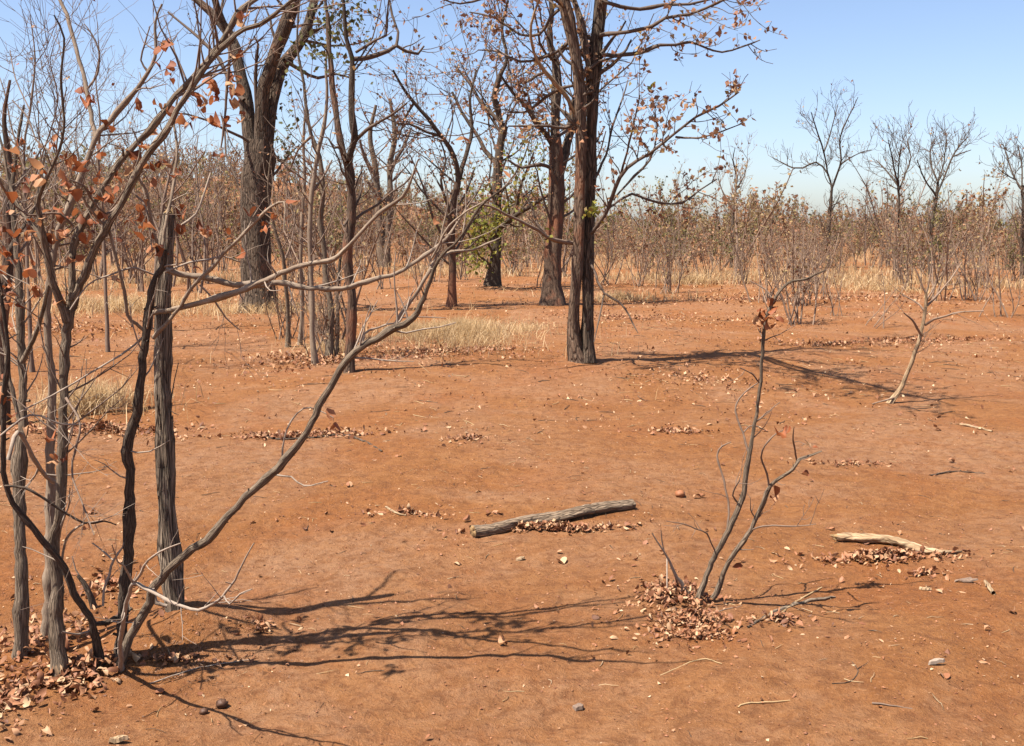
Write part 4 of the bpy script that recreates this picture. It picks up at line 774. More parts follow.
# bare trees on the right skyline
RB = [('tall leafless tree with wide uneven fork, highest of the right skyline', (828, 268), [(828, 268, 6.5), (828, 240, 6), (830, 212, 5.4), (832, 186, 5)],
       [[(832, 190, 3.6), (828, 174, 3.4), (816, 162, 3), (803, 168, 2.5), (793, 168, 2.2), (783, 163, 1.8), (773, 158, 1.2)], [(828, 176, 2.8), (824, 153, 2.6), (816, 128, 2.2), (811, 112, 1.6)], [(824, 152, 2.4), (829, 138, 2.2), (836, 112, 1.6), (838, 104, 1)],
        [(832, 188, 3.6), (838, 172, 3.4), (841, 160, 3), (840, 138, 2.6), (846, 122, 2.2), (852, 110, 1.8), (858, 97, 1)], [(840, 165, 2.4), (850, 158, 2), (862, 152, 1.6), (872, 150, 1)]]),
      ('slim leafless tree with narrow upright crown, left of two close skyline trees', (897, 276), [(897, 276, 5.5), (897, 250, 5), (898, 220, 4.6), (899, 200, 4.2), (898, 180, 3.8)],
       [[(898, 186, 3), (890, 175, 2.8), (882, 166, 2.4), (876, 160, 1.4)], [(898, 186, 3), (894, 168, 2.8), (891, 152, 2.2), (888, 140, 1.2)], [(899, 190, 3), (906, 172, 2.8), (911, 157, 2.4), (907, 142, 1.8), (912, 134, 1)], [(898, 180, 2.6), (899, 160, 2), (901, 146, 1.2)]]),
      ('leafless skyline tree with crooked trunk and flat spreading top, right of two close ones', (930, 276), [(930, 276, 6.5), (931, 245, 6), (933, 214, 5.4), (937, 195, 5), (938, 180, 4.4)],
       [[(938, 192, 3.4), (948, 168, 3), (955, 152, 2.6), (963, 142, 2), (968, 137, 1.2)], [(952, 157, 2.6), (962, 153, 2.2), (971, 150, 1.2)], [(938, 182, 3.2), (932, 168, 2.8), (930, 152, 2.4), (935, 138, 1.4)], [(936, 196, 3), (924, 178, 2.4), (917, 160, 1.6)], [(939, 180, 2.8), (944, 162, 2.2), (946, 140, 1.4)]]),
      ('leafless tree cut by the right picture edge', (1022, 278), [(1022, 278, 6), (1022, 240, 5.6), (1023, 205, 5), (1022, 185, 4.4)],
       [[(1022, 190, 3), (1014, 176, 2.8), (1008, 160, 2.4), (1003, 144, 1.4)], [(1016, 180, 2.4), (1008, 176, 2), (1000, 170, 1.2)], [(1022, 186, 3), (1022, 166, 2.6), (1018, 145, 1.6)], [(1023, 190, 3), (1034, 170, 2.6), (1040, 140, 1.8)]]),
      ('pale leafy slender tree on the skyline between the twin trunk tree and lone sapling', (731, 268), [(731, 268, 5.5), (732, 240, 5), (733, 215, 4.6), (735, 195, 4.2), (737, 175, 3.4)],
       [[(734, 210, 2.8), (724, 195, 2.4), (718, 178, 1.6)], [(737, 178, 2.6), (733, 160, 2), (735, 148, 1.2)], [(736, 190, 2.6), (744, 176, 2.2), (748, 160, 1.4)]])]
for i, (lab, bpx, pts, br) in enumerate(RB):
    tree('tree', lab, 'tree', bpx, [('trunk', pts, 0.2, 1)] + [('limb', q, 0.9 * (-1) ** j, 0) for j, q in enumerate(br)], 420 + i, 'bark_dark', 'twig_far' if i == 4 else 'twig_dark', 'leaf_far', group='trees on the skyline',
         step=0.4, k=7, ws=0.58, dens1=4.5, ln1=(0.4, 1.2), dens2=3.6, ln2=(0.2, 0.7), dens3=2.8, ln3=(0.12, 0.35), leafd=1.5 if i == 4 else 0.3, rmin=0.0080, t0=0.12, leaf_size=(0.07, 0.12), up=0.20)

# ------------------------------------------------------------------ thicket and woodland
def proto(seed, h, nst, lean, R, twig, leaf, d1=1.6, d2=2.6, d3=2.5, leafd=2.0, lsize=(0.06, 0.11), rmin=0.005, l1=0.38, l2=0.2, l3=0.10, sides=(6, 4, 3), low=0.2, up=0.12, third=True, spread=0.12):
    rng = np.random.default_rng(seed)
    p0 = np.concatenate([rng.normal(0, spread, (nst, 2)), np.full((nst, 1), -0.03)], 1)
    d = unit(np.concatenate([rng.normal(0, lean, (nst, 2)), np.ones((nst, 1))], 1)); m = 8
    L = h * rng.uniform(0.65, 1.0, nst); L[0] = h; p = p0; path = [p]
    for s in range(m - 1):
        d = unit(d + rng.normal(0, 0.11, d.shape) + np.array([0, 0, 0.05])); p = p + d * (L / (m - 1))[:, None]; path.append(p)
    S = (np.stack(path, 1), (R * rng.uniform(0.6, 1.0, nst) * L / h)[:, None] * (1 - 0.8 * np.linspace(0, 1, m)[None]) + rmin)
    k1 = kids(rng, [S], dens=d1, t=(low, 0.95), ang=(25, 60), ln=(l1 * 0.5, l1), rel=True, rr=0.55, rmin=rmin, m=5, wob=0.17, up=up)
    k1 = [(a, b) for a, b in k1]
    k2 = kids(rng, k1 + [S], dens=d2, t=(0.35, 1.0), ang=(25, 65), ln=(h * 0.04, h * 0.15), rr=0.5, rmin=rmin, rmax=0.012, m=4, wob=0.17, up=up)
    k3 = kids(rng, k2, dens=d3, t=(0.3, 1.0), ang=(25, 65), ln=(h * 0.03, h * 0.08), rr=0.6, rmin=rmin * 0.8, rmax=0.008, m=3, wob=0.1, up=up) if third else []
    lp = along(rng, k2 + k3, leafd, t=(0.1, 1), jit=0.04)
    tr = [tubes(S[0], S[1], sides[0], 0, rng, 0.12)] + [tubes(a, b, sides[1], 0, rng) for a, b in k1]
    cr = [tubes(a, b, sides[2], 0, rng) for a, b in k2 + k3] + [leaves(rng, lp, lsize, 'far', 1, None, 0.4)]
    return tr, cr, twig, leaf
KINDS = {}
def kind(key, *a, **k): KINDS[key] = proto(*a, **k)
def joined(key):
    tr, cr, tw, lf = KINDS[key]
    if key not in _mesh:
        _mesh[key] = (make_mesh('trunk', tr, [tw]), make_mesh('crown', cr, [tw, lf]))
    return _mesh[key]
_mesh = {}
def plant(key, name, label, cat, loc, sc, rz, group=None):
    tr, cr = joined(key)
    e = thing(name, label, cat, loc, group)
    e.rotation_euler = (0, 0, rz); e.scale = (sc, sc, sc)
    for nm, me in (('trunk', tr), ('crown', cr)):
        o = bpy.data.objects.new(nm, me); COL.objects.link(o); o.parent = e
    return e
for v in range(4):
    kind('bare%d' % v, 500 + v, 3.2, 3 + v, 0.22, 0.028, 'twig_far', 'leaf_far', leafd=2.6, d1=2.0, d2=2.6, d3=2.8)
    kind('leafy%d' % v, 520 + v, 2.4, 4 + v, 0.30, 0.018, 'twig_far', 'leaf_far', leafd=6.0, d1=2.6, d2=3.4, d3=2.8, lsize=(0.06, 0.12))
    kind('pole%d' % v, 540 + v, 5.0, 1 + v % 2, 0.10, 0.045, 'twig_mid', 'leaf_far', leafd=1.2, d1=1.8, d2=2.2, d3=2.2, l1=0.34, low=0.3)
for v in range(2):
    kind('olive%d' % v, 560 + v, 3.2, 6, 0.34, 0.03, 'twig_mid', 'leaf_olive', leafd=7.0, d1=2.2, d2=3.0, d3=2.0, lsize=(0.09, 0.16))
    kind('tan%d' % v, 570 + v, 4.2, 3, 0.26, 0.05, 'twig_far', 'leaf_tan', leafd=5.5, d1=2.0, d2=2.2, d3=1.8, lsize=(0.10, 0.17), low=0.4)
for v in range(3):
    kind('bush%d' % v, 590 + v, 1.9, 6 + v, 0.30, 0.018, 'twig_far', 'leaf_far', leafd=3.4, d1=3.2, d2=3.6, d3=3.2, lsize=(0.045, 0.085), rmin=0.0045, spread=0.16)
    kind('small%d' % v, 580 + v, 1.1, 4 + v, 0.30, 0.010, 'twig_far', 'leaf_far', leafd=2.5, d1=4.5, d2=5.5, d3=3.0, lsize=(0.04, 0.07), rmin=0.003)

rw = np.random.default_rng(77)
# shrubs standing free in front of the thicket, each in its own place
FREE = [('bush2', 'shrub', 'bare grey many stemmed shrub just behind the tip of the lone twin stemmed sapling', 'shrub', (796, 326), 1.0),
        ('small0', 'shrub', 'small leafless shrub on open soil between two larger bare shrubs', 'shrub', (872, 326), 1.0),
        ('small1', 'shrub', 'tiny wispy shrub with curled twigs right of the bare many stemmed shrub', 'shrub', (838, 316), 0.9),
        ('bush0', 'shrub', 'grey shrub with thin upright twigs on red soil close to the right picture edge', 'shrub', (1000, 316), 0.85),
        ('bush1', 'shrub', 'brownish twiggy shrub standing just left of the bare many stemmed shrub, further back', 'shrub', (762, 302), 0.95),
        ('bush0', 'shrub', 'pale twiggy shrub between the slender pale sapling and the right edge shrub', 'shrub', (966, 300), 1.05),
        ('bush2', 'shrub', 'dense twiggy shrub below the two close skyline trees', 'shrub', (908, 290), 1.1),
        ('bush1', 'shrub', 'bushy bare shrub half hidden behind the slender pale barked sapling', 'shrub', (936, 300), 1.1),
        ('leafy1', 'shrub', 'small red leaved shrub with dark stems at the straw edge, beside the pale straight stem', 'shrub', (672, 292), 0.95),
        ('pole0', 'sapling', 'pale straight thin stem at the straw edge left of the small red leaved shrub', 'sapling', (656, 288), 0.52),
        ('leafy2', 'shrub', 'red leaved shrub on a single dark stem right of the twin trunk tree', 'shrub', (640, 287), 0.85),
        ('small2', 'shrub', 'low twiggy shrub with russet leaves in front of the pale leafy skyline tree', 'shrub', (738, 284), 1.3),
        ('pole1', 'sapling', 'thin dark pole between the yellow green leaved tree and the stout brown tree', 'sapling', (539, 288), 0.36),
        ('small1', 'shrub', 'low bare shrub among fallen leaves below the dark trunked straw tree', 'shrub', (423, 300), 1.2),
        ('olive0', 'shrub', 'rounded grey green bush above the straw behind the twin trunk tree', 'bush', (652, 256), 1.5),
        ('tan0', 'tree', 'pale straw coloured round crowned tree beside the right edge', 'tree', (978, 258), 1.35),
        ('tan1', 'shrub', 'feathery straw coloured bush under the pale leafy skyline tree', 'bush', (716, 262), 0.75),
        ('olive1', 'shrub', 'dull olive bush glimpsed behind the thicket of thin stems', 'bush', (330, 272), 1.0),
        ('olive1', 'shrub', 'olive leaved bush in front of the dark trunked straw tree, far behind', 'bush', (428, 262), 1.0)]
for key, nm, lab, cat, px, sc in FREE:
    plant(key, nm, lab, cat, G(*px), sc, rw.uniform(0, 6.28))

GR = {'bare': ('sapling', 'bare grey brown many stemmed sapling in the thicket beyond the clearing', 'sapling', 'bare saplings of the thicket', 66),
      'leafy': ('shrub', 'shrub keeping its dry russet leaves in the thicket beyond the clearing', 'shrub', 'russet shrubs of the thicket', 68),
      'pole': ('tree', 'thin leafless pole tree in the thicket beyond the clearing', 'tree', 'pole trees of the thicket', 46),
      'olive': ('shrub', 'olive green leafy bush in the thicket beyond the clearing', 'bush', 'olive bushes of the thicket', 30),
      'tan': ('tree', 'straw coloured leafy tree in the thicket beyond the clearing', 'tree', 'straw coloured trees of the thicket', 34)}
NV = {'bare': 4, 'leafy': 4, 'pole': 4, 'olive': 2, 'tan': 2}
def edge_depth(px):
    return np.interp(px, [-200, 0, 200, 350, 520, 650, 800, 1024, 1300], [20, 24, 29, 31, 33, 32, 30, 27, 24])
def tall(px):
    return np.interp(px, [-200, 0, 150, 300, 520, 700, 1024, 1300], [1.40, 1.38, 1.32, 1.20, 1.10, 1.02, 1.02, 1.05])
for i in range(20):
    px = rw.uniform(590, 1060); d = rw.uniform(21, 32) * (1.05 if px < 720 else 1.0); x = (px - W / 2) / F * d
    plant('%s%d' % (rw.choice(['bush', 'bush', 'small', 'leafy']), rw.integers(0, 3)), 'shrub', 'twiggy half bare shrub scattered on red soil before the straw at the right', 'shrub', on_ground(x, d), rw.uniform(0.55, 1.0), rw.uniform(0, 6.28), 'shrubs scattered before the straw')
for i in range(6):
    px = rw.uniform(276, 345); d = rw.uniform(12.6, 16.0); x = (px - W / 2) / F * d
    plant('%s%d' % (rw.choice(['bush', 'bare', 'bush']), rw.integers(0, 3)), 'shrub', 'bare tangled shrub among the slim stems of the middle thicket', 'shrub', on_ground(x, d), rw.uniform(0.5, 0.8), rw.uniform(0, 6.28), 'tangled shrubs of the middle thicket')
LEFT = ('dark wiry tree among the crowded stems left of the yellow green leaved tree', 'trees crowding the left middle distance')
taken = []
for i in range(24):
    px = rw.uniform(60, 468); d = rw.uniform(26, 44); x = (px - W / 2) / F * d
    if abs(px - 262) < 22: continue
    plant('%s%d' % (rw.choice(['pole', 'bare', 'pole']), rw.integers(0, 4)), 'tree', LEFT[0], 'tree', on_ground(x, d), rw.uniform(0.65, 1.0), rw.uniform(0, 6.28), LEFT[1])
for key, (nm, lab, cat, grp, n) in GR.items():
    c = 0
    while c < n:
        px = rw.uniform(-130, 1150); e = float(edge_depth(px)) + (3 if key in ('pole', 'tan', 'olive') else 0)
        d = e + (82 - e) * rw.uniform(0, 1) ** 1.5
        x = (px - W / 2) / F * d
        if any((x - a) ** 2 + (d - b) ** 2 < 1.0 for a, b in taken): continue
        taken.append((x, d)); c += 1
        clump = 0.80 + 0.42 * math.sin(px * 0.021 + d * 0.13) * math.sin(px * 0.053 + 1.3)
        sc = float(tall(px)) * clump * rw.uniform(0.6, 1.25) * (0.85 if key in ('tan', 'pole') else 1.0)
        plant('%s%d' % (key, rw.integers(0, NV[key])), nm, lab, cat, on_ground(x, d), sc, rw.uniform(0, 6.28), grp)

# the woodland behind reads as one mass
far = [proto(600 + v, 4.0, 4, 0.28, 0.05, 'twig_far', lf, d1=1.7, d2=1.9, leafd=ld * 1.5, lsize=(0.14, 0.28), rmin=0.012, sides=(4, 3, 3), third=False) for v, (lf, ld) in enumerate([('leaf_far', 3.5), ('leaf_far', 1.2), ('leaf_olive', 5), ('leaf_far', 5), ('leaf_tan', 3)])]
pcs = []
LF = {'leaf_far': 1, 'leaf_olive': 2, 'leaf_tan': 3}
FV = []
for tr, cr, tw, lf in far:
    for pc in tr + cr: pass
    FV.append([(pc[0], pc[1], pc[2], LF[lf] if pc[3] == 1 else 0) for pc in tr + cr if pc is not None])
for i in range(1100):
    px = rw.uniform(-220, 1250); d = 62 + 130 * rw.uniform(0, 1) ** 1.3
    x = (px - W / 2) / F * d; v = rw.choice(5, p=[0.30, 0.18, 0.18, 0.18, 0.16])
    sc = float(tall(px)) * float(np.interp(px, [300, 620], [1.0, 0.94])) * (0.9 + 0.28 * math.sin(px * 0.017 + d * 0.05) * math.sin(px * 0.045 + 2)) * rw.uniform(0.55, 1.2); a = rw.uniform(0, 6.28); ca, sa = math.cos(a) * sc, math.sin(a) * sc
    Rm = np.array([[ca, -sa, 0], [sa, ca, 0], [0, 0, sc]]); z = float(gh(x, d))
    for V0, F0, A0, m0 in FV[v]: pcs.append((V0 @ Rm.T + np.array([x, d, z]), F0, A0, m0))
for i in range(620):
    px = rw.uniform(-200, 1230); d = 38 + 55 * rw.uniform(0, 1) + (3 if px < 500 else 0)
    x = (px - W / 2) / F * d; v = rw.choice(5, p=[0.34, 0.30, 0.14, 0.12, 0.10])
    sc = rw.uniform(0.16, 0.42); a = rw.uniform(0, 6.28); ca, sa = math.cos(a) * sc * 1.3, math.sin(a) * sc * 1.3
    Rm = np.array([[ca, -sa, 0], [sa, ca, 0], [0, 0, sc]]); z = float(gh(x, d))
    for V0, F0, A0, m0 in FV[v]: pcs.append((V0 @ Rm.T + np.array([x, d, z]), F0, A0, m0))
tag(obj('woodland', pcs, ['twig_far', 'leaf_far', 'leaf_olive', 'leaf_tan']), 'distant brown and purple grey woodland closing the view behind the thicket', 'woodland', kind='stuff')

# ------------------------------------------------------------------ straw
def blades(rng, pos, h, w, lean=0.35, mat=0):
    n = len(pos); hh = rng.uniform(h[0], h[1], n)[:, None]; a = rng.uniform(0, 6.28, n); ww = rng.uniform(w[0], w[1], n)[:, None]
    side = np.stack([np.cos(a), np.sin(a), a * 0], 1) * ww
    b = rng.uniform(0, 6.28, n); ln = np.abs(rng.normal(0, lean, n))[:, None]
    dr = np.stack([np.cos(b), np.sin(b), b * 0], 1)
    mid = pos + np.array([0, 0, 0.55]) * hh + dr * hh * ln * 0.35; top = pos + np.array([0, 0, 1.0]) * hh * (1 - 0.25 * ln) + dr * hh * ln * 1.1
    V = np.stack([pos - side, pos + side, mid - side * 0.8, mid + side * 0.8, top], 1).reshape(-1, 3)
    f = np.array([[0, 1, 3, 2], [2, 3, 4, 4]])
    return (V, (f[None] + (np.arange(n) * 5)[:, None, None]).reshape(-1, 4), V * 0, mat)
def ground_pts(rng, n, c, rx, ry, fall=True):
    r = np.sqrt(rng.uniform(0, 1, n)) if not fall else np.where(rng.uniform(0, 1, n) < 0.75, np.abs(rng.normal(0, 0.45, n)), rng.exponential(0.75, n)); a = rng.uniform(0, 6.28, n)
    x, y = c[0] + rx * r * np.cos(a), c[1] + ry * r * np.sin(a)
    return np.stack([x, y, gh(x, y) - 0.005], 1)
rg = np.random.default_rng(88)
n = 70000
px = rg.uniform(-150, 1170, n); e = edge_depth(px); d = e + 1 + (95 - e) * rg.uniform(0, 1, n) ** 1.5
x = (px - W / 2) / F * d
keep = (_sum([(1.0,) + _waves(3, 12, 8)], x, d) + rg.normal(0, 0.25, n)) > 0.16
x, d = x[keep], d[keep]
tag(obj('dry_grass', [blades(rg, np.stack([x, d, gh(x, d) - 0.01], 1), (0.10, 0.48), (0.006, 0.015), 0.7)], ['straw']), 'belt of tall dry straw grass along the far side of the clearing', 'grass', kind='stuff')
STRAW = [((462, 336), 1.0, 1.6, 5200, (0.08, 0.36), 'straw coloured grass patch at the foot of the dark trunked straw tree'), ((410, 335), 0.8, 1.0, 900, (0.08, 0.3), None), ((90, 408), 0.55, 0.6, 1600, (0.08, 0.34), 'dry straw tuft behind the left clump of saplings'), ((330, 352), 0.7, 0.7, 500, (0.06, 0.25), 'thin straw among the bases of the slim stems'),
         ((270, 308), 1.8, 1.4, 1200, (0.1, 0.35), 'straw around the foot of the massive grey trunk'), ((120, 310), 3.2, 2.0, 2000, (0.12, 0.45), 'straw strip behind the left clump'), ((620, 300), 2.4, 1.2, 700, (0.08, 0.3), None), ((525, 330), .8, 1.0, 400, (0.06, 0.2), None), ((690, 284), 3.0, 1.2, 1000, (0.15, 0.5), 'straw tufts around the small red leaved shrub'), ((880, 290), 4.0, 2.0, 900, (0.1, 0.4), None)]
pc_rest = []
for cpx, rx, ry, n, hh, lab in STRAW:
    c = G(*cpx); pc = blades(rg, ground_pts(rg, n, c, rx, ry), hh, (0.002, 0.0048) if c[1] < 20 else (0.004, 0.010), 1.0)
    if lab: tag(obj('dry_grass', [pc], ['straw']), lab, 'grass', kind='stuff')
    else: pc_rest.append(pc)
tag(obj('dry_grass', pc_rest, ['straw']), 'sparse short straw scattered over the middle of the clearing', 'grass', kind='stuff')

# ------------------------------------------------------------------ litter, clods
rl = np.random.default_rng(99)
def frame_pts(n, d0, d1, pw=1.0, patch=None):
    px = rl.uniform(-160, 1180, n); d = np.sqrt(rl.uniform(d0 ** 2, d1 ** 2, n)) if pw == 1 else d0 + (d1 - d0) * rl.uniform(0, 1, n) ** pw
    x = (px - W / 2) / F * d
    if patch is not None:
        k = (_sum(patch, x, d) + rl.normal(0, 0.5, n)) > 0.15; x, d = x[k], d[k]
    return np.stack([x, d, gh(x, d) + 0.001], 1)
PATCH = [(0.8,) + _waves(0.35, 1.6, 14), (0.8,) + _waves(3, 9, 8)]
pcs = [leaves(rl, frame_pts(620, 2.6, 9, 1, PATCH), (0.012, 0.036), 'one', 0, 0.35, 0.7, narrow=0.3), leaves(rl, frame_pts(6500, 2.6, 9, 1, PATCH), (0.004, 0.016), 'far', 1, 0.4, 0.5, narrow=0.3),
       leaves(rl, frame_pts(3000, 2.6, 9, 1, PATCH), (0.006, 0.020), 'far', 1, 0.4, 0.5, narrow=0.3), leaves(rl, frame_pts(70, 2.6, 9), (0.03, 0.05), 'pair', 0, 0.3, 0.7, narrow=0.3),
       leaves(rl, frame_pts(11000, 8, 20, 1, PATCH), (0.012, 0.042), 'far', 1, 0.5, 0.7, narrow=0.3), leaves(rl, frame_pts(3500, 8, 20, 1, PATCH), (0.02, 0.05), 'far', 0, 0.6, 0.7, narrow=0.3), leaves(rl, frame_pts(16000, 17, 44, 1, PATCH), (0.03, 0.07), 'far', 1, 0.6, 0.7, narrow=0.3)]
tag(obj('leaf_litter', pcs, ['litter', 'litter_pale']), 'scattered dry leaf scraps littering the bare red soil', 'leaf litter', kind='stuff')
HEAPS = [((676, 598), 0.17, 0.20, 480, 0.06, (0.025, 0.055), 'heap of curled dry leaves round the foot of the twin stemmed sapling'), ((690, 622), 0.20, 0.12, 340, 0.035, (0.025, 0.055), None), ((698, 637), 0.20, 0.10, 170, 0.015, (0.02, 0.05), None),
         ((40, 640), 0.40, 0.60, 270, 0.03, (0.03, 0.07), 'drift of curled dry leaves between the stems of the left clump'), ((84, 672), 0.13, 0.10, 80, 0.04, (0.04, 0.085), None), ((2, 700), 0.30, 0.50, 240, 0.02, (0.03, 0.07), None), ((62, 688), 0.18, 0.10, 50, 0.03, (0.04, 0.08), None), ((175, 662), 0.26, 0.035, 45, 0.02, (0.03, 0.06), None), ((262, 628), 0.12, 0.12, 36, 0.02, (0.03, 0.055), None), ((110, 585), 0.28, 0.22, 90, 0.02, (0.03, 0.06), None),
         ((545, 530), 0.50, 0.05, 260, 0.03, (0.03, 0.06), 'dry leaves drifted along the near side of the grey log'), ((885, 558), 0.42, 0.09, 260, 0.03, (0.03, 0.06), 'dry leaves caught along the bleached branch'), ((780, 622), 0.15, 0.09, 60, 0.03, (0.03, 0.06), None), ((925, 575), 0.18, 0.07, 40, 0.02, (0.03, 0.05), None),
         ((300, 438), 0.62, 0.13, 380, 0.03, (0.03, 0.07), 'strip of dry leaves on bare soil behind the leaning stem'), ((470, 439), 0.20, 0.10, 60, 0.02, (0.03, 0.06), None), ((668, 432), 0.25, 0.12, 60, 0.02, (0.03, 0.06), None), ((690, 433), 0.3, 0.08, 40, 0.02, (0.03, 0.06), None), ((850, 465), 0.4, 0.08, 50, 0.02, (0.03, 0.06), None), ((410, 514), 0.35, 0.06, 60, 0.01, (0.02, 0.06), None),
         ((330, 362), 1.3, 0.9, 800, 0.05, (0.04, 0.09), 'fallen leaves gathered among the slim stems of the middle thicket'), ((445, 352), 1.8, 0.8, 700, 0.03, (0.04, 0.08), None), ((95, 430), 0.9, 0.35, 420, 0.03, (0.04, 0.08), None), ((700, 380), 1.6, 1.3, 260, 0.02, (0.03, 0.07), None), ((830, 345), 1.6, 0.7, 260, 0.03, (0.04, 0.09), None), ((930, 342), 2.6, 0.6, 260, 0.03, (0.04, 0.09), None), ((55, 330), 3.0, 2.0, 500, 0.03, (0.05, 0.1), None), ((620, 318), 3.0, 1.6, 500, 0.02, (0.04, 0.09), None), ((800, 300), 6.0, 3.0, 1500, 0.03, (0.06, 0.11), None), ((700, 285), 6, 3, 900, .03, (0.06, 0.11), None)]
rest = []
for cpx, rx, ry, n, hz, sz, lab in HEAPS:
    c = G(*cpx); n = int(n * 1.8); f_ = 0.85 if c[1] < 4.3 else 1.0; sz = (sz[0] * 0.55 * f_, sz[1] * 0.78 * f_); q = ground_pts(rl, n, c, rx * 1.15, ry * 1.15)
    r = np.hypot((q[:, 0] - c[0]) / rx, (q[:, 1] - c[1]) / ry); q[:, 2] += rl.uniform(0, 1, n) * hz * np.clip(1.1 - r * 0.8, 0.05, 1) + 0.004
    pc = leaves(rl, q, sz, 'one' if c[1] < 9 else 'far', 0, 0.5, 0.9, narrow=0.35)
    if lab: tag(obj('leaf_litter', [pc], ['litter']), lab, 'leaf litter', kind='stuff')
    else: rest.append(pc)
tag(obj('leaf_litter', rest, ['litter']), 'smaller drifts of dry leaves here and there on the soil', 'leaf litter', kind='stuff')
def scraps(n, d0, d1, ln, r):
    p = frame_pts(n, d0, d1, 1, PATCH); n = len(p); a = rl.uniform(0, 6.28, n); l = rl.uniform(ln[0], ln[1], n)
    out = [p]
    for k in range(3):
        a = a + rl.normal(0, 0.3, n); q = out[-1] + np.stack([np.cos(a), np.sin(a), a * 0], 1) * (l / 3)[:, None]
        q[:, 2] = gh(q[:, 0], q[:, 1]) + r + np.abs(rl.normal(0, 0.003, n)); out.append(q)
    return np.stack(out, 1), np.broadcast_to(np.array([1, 1, 0.8, 0.4]), (n, 4)) * rl.uniform(0.5, 1.2, (n, 1)) * r
pcs = []
for mi, cfg in ((0, (500, 2.6, 9, (0.02, 0.09), 0.0016)), (1, (420, 2.6, 9, (0.03, 0.12), 0.0018)), (2, (300, 2.6, 9, (0.02, 0.07), 0.0022)), (0, (1400, 8, 22, (0.05, 0.2), 0.003)), (1, (900, 8, 22, (0.06, 0.3), 0.0035))):
    a_, b_ = scraps(*cfg); pcs.append(tubes(a_, b_, 4, mi, rl))
tag(obj('twig_litter', pcs, ['straw', 'bark_dark', 'wood_pale']), 'loose straw ends and twig scraps strewn over the red soil', 'twig litter', kind='stuff')
mc = G(185, 632)
mp_ = ground_pts(rl, 12000, mc, 0.33, 0.24)
tag(obj('soil_crumbs', [clods(rl, frame_pts(14000, 2.6, 8), (0.0015, 0.0055)), clods(rl, frame_pts(420, 2.6, 8), (0.005, 0.010)), clods(rl, frame_pts(2500, 8, 18), (0.006, 0.016))], ['clod'], smooth=False), 'loose grit and soil crumbs over the clearing floor', 'soil crumbs', kind='stuff')
tag(obj('soil_mound', [clods(rl, mp_, (0.0025, 0.008)), clods(rl, ground_pts(rl, 900, mc, 0.32, 0.22), (0.006, 0.012))], ['mound'], smooth=False), 'low mound of crumbly brown soil beside the dead broken trunk', 'soil mound', kind='stuff')

# ------------------------------------------------------------------ logs, fallen sticks, chips
def lying(px_w, lift=1.0, step=0.03):
    pts, rad = [], []
    for x, y, w in px_w:
        g = G(x, y); r = w * 0.5 * g[1] / F; pts.append(g + np.array([0, 0, r * lift])); rad.append(r)
    return pts, rad
rq = np.random.default_rng(123)
p, r = smooth_path(*lying([(473, 537, 12.5), (505, 531, 12), (540, 524.5, 11.5), (575, 518, 11.5), (605, 513, 10.5), (633, 509, 9.5)]), 0.02, rq, 0.035)
oL = thing('log', 'straight grey barked log lying on bare soil with leaves along its near side', 'log', p[0])
obj('bark', [tubes(p[None], r[None], 18, 0, rq, 0.22)], ['bark_log'], oL, p[0])
obj('cut_end', [end_cap(p, r, 18, 0, False, 0.25, 0.5, rq)], ['wood_cut'], oL, p[0]); obj('cut_end', [end_cap(p, r, 18, 0, True, 0.12, 0.3, rq)], ['bark_smooth'], oL, p[0])
p, r = smooth_path(*lying([(836, 541, 8), (850, 542, 9), (866, 543.5, 9), (882, 544, 9.5), (896, 546, 10), (908, 549, 9.5), (922, 553, 8), (935, 555, 6), (948, 554, 3.5), (962, 552, 1.5)]), 0.02, rq, 0.05)
oL = thing('fallen_branch', 'bleached cream coloured branch tapering to the right, bark gone, lying in leaves', 'branch', p[0])
obj('wood', [tubes(p[None], r[None], 14, 0, rq, 0.30)], ['wood_pale'], oL, p[0]); obj('broken_end', [end_cap(p, r, 14, 0, False, 0.7, 0.8, rq)], ['wood_cut'], oL, p[0])
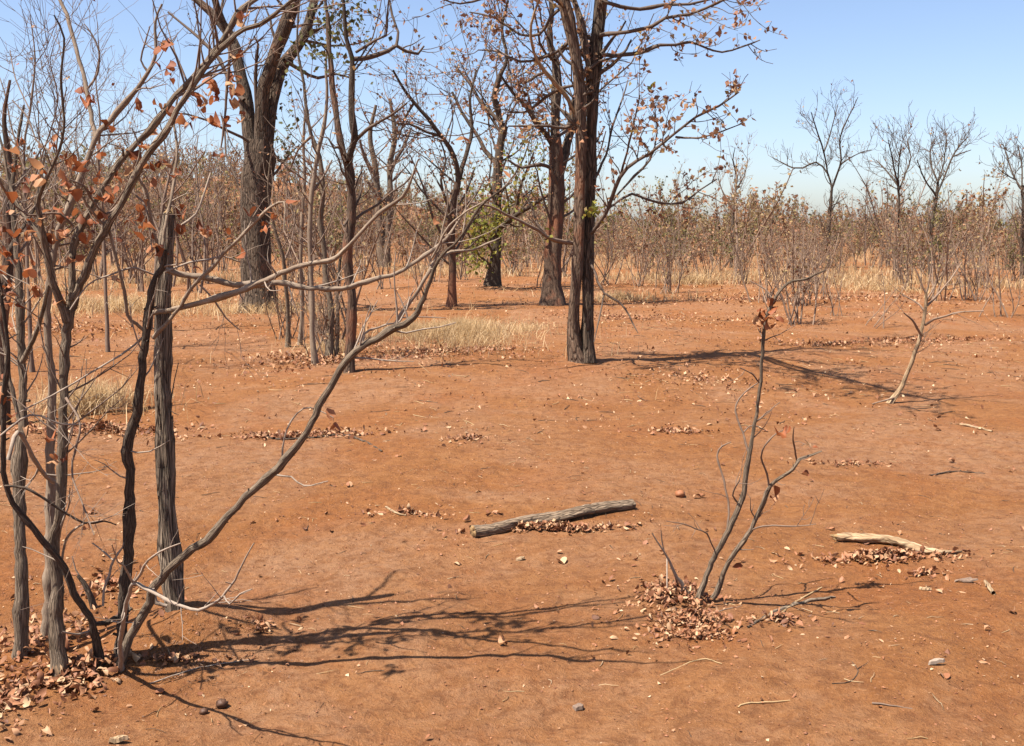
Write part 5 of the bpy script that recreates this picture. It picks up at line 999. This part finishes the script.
STICKS = [([(748, 628, 3), (768, 616, 4), (790, 607, 5), (815, 601, 5), (835, 598, 3)], 'bark_grey', 'curved grey dead branch on the soil right of the leaf heap'),
          ([(776, 618, 3), (800, 600, 2.6), (822, 588, 2)], 'straw', 'dry straw stalk leaning over the curved dead branch'),
          ([(690, 640 - 20, 2.4), (715, 613, 2), (742, 606, 1.4)], 'twig_mid', 'thin brown twig lying on leaves at the twin stemmed sapling'),
          ([(265, 482 - 45, 2), (285, 440, 2.5), (340, 436, 2.6), (362, 441, 2.6), (382, 452, 2.4)], 'bark_dark', 'long dark stick on the strip of leaves behind the leaning stem'),
          ([(386, 508, 3), (396, 514, 3.4), (406, 516, 2)], 'wood_pale', 'short yellowish stick on bare soil left of the grey log'),
          ([(738, 708, 2.2), (745, 704, 2.2), (765, 703, 2), (790, 701, 1.5)], 'straw', 'bent straw stalk on open soil at the bottom of the picture'),
          ([(832, 684, 1.6), (850, 682, 1.6), (858, 672, 1.4), (852, 662, 1)], 'bark_dark', 'fine dark hooked twig on open soil near the bottom'),
          ([(872, 704, 3), (890, 706, 2), (912, 709, 1.5)], 'twig_mid', 'thin reddish twig with pale tip near the bottom edge'),
          ([(930, 476, 2.4), (955, 472, 2), (985, 474, 1.4)], 'bark_dark', 'long thin dark twig lying flat on the right side soil'),
          ([(960, 425, 3), (975, 428, 3.4), (992, 432, 2.4)], 'wood_pale', 'pale broken stick beyond the slender pale sapling'),
          ([(150, 684, 1.8), (200, 668, 1.8), (252, 660, 1.4)], 'twig_pale', 'pale thin twig on the soil in front of the crumbly mound'),
          ([(660, 676, 1.6), (700, 660, 1.8), (722, 664, 1.4)], 'straw', 'straw stalk lying below the leaf heap'),
          ([(985, 583, 5), (990, 590, 6), (994, 595, 6)], 'wood_pale', 'short stubby pale stick with knobbed end at the right')]
for pts, mt, lab in STICKS:
    p, r = smooth_path(*lying([(x, y, w * 0.75) for x, y, w in pts], 0.9), 0.03, rq, 0.3)
    k = kids(rq, [(p[None], r[None])], dens=3, t=(0.2, 0.9), ang=(25, 60), ln=(0.04, 0.14), rr=0.5, rmin=0.0012, m=3, wob=0.1, up=0) if mt in ('bark_dark', 'bark_grey') else []
    for a, b_ in k: a[:, :, 2] = np.maximum(gh(a[:, :, 0], a[:, :, 1]) + 0.002, a[:, :, 2] * 0.6)
    tag(obj('stick', [tubes(p[None], r[None], 7, 0, rq, 0.1)] + [tubes(a, b_, 4, 0, rq) for a, b_ in k], [mt], None, p[0]), lab, 'stick')
def chip(px, wpx, ratio, thick, mt, lab, yaw):
    g = G(*px); s = wpx / F * g[1] * 0.5; n = 11
    a = np.linspace(0, 6.283, n, endpoint=False); rr = rq.uniform(0.75, 1.15, n)
    ring = np.stack([np.cos(a) * rr * s, np.sin(a) * rr * s * ratio, rq.normal(0, 0.06, n) * s], 1)
    c, sn = math.cos(yaw), math.sin(yaw); ring = ring @ np.array([[c, -sn, 0], [sn, c, 0], [0, 0, 1]]).T
    up_ = np.array([0, 0, thick]); tilt = ring[:, 0:1] * np.array([0, 0, 0.18])
    lo, hi = ring + tilt + up_ * 0.4, ring * np.array([0.9, 0.9, 1]) + tilt + up_ * 1.4
    V = np.concatenate([lo, hi, [[0, 0, thick * 0.4], [0, 0, thick * 1.6]]])
    f = [[i, (i + 1) % n, n + (i + 1) % n, n + i] for i in range(n)] + [[n + i, n + (i + 1) % n, 2 * n + 1, 2 * n + 1] for i in range(n)] + [[(i + 1) % n, i, 2 * n, 2 * n] for i in range(n)]
    V[:, 2] -= V[:, 2].min() + 0.002
    tag(obj('bark_chip', [(V + g, np.array(f), V * 1.0, 0)], [mt], None, g, smooth=False), lab, 'bark chip')
chip((578, 709), 13, 0.8, 0.012, 'twig_mid', 'squarish brown bark chip on bare soil at the bottom middle', 0.4)
chip((925, 590), 13, 0.32, 0.008, 'wood_pale', 'whitish slanting wood chip below the bleached branch', -0.7)
chip((965, 582), 26, 0.25, 0.006, 'twig_mid', 'flat tan bark flake right of the whitish chip', -0.3)
chip((936, 665), 18, 0.30, 0.012, 'twig_pale', 'grey white bark chip alone in the lower right', -0.1)
chip((118, 743), 24, 0.28, 0.014, 'wood_pale', 'cream bark slab cut by the bottom edge at the left', -0.1)
chip((520, 560), 10, 0.6, 0.008, 'wood_pale', 'small pale chip with a dark tail below the grey log', 0.2)
for px, w, lab in (((204, 714), 8, 'round black dropping on shaded soil'), ((222, 707), 11, 'larger lumpy brown dropping beside the round black one'), ((680, 497), 9, 'round brown clod beyond the right end of the grey log')):
    g = G(*px); s = w / F * g[1] * 0.5
    u, v = np.meshgrid(np.linspace(0, 6.283, 14, endpoint=False), np.linspace(0.05, 3.09, 8)); rr = s * (1 + 0.13 * np.sin(3 * u + 5 * v) + 0.1 * np.sin(5 * u - 3 * v + w))
    V = np.stack([rr * np.sin(v) * np.cos(u) * 1.15, rr * np.sin(v) * np.sin(u), rr * np.cos(v) * 0.85], -1).reshape(-1, 3); V[:, 2] += s * 0.7
    f = [[i * 14 + j, i * 14 + (j + 1) % 14, (i + 1) * 14 + (j + 1) % 14, (i + 1) * 14 + j] for i in range(7) for j in range(14)]
    tag(obj('dropping', [(V + g, np.array(f), V, 0)], ['dung' if px[0] < 300 else 'clod'], None, g), lab, 'dropping')
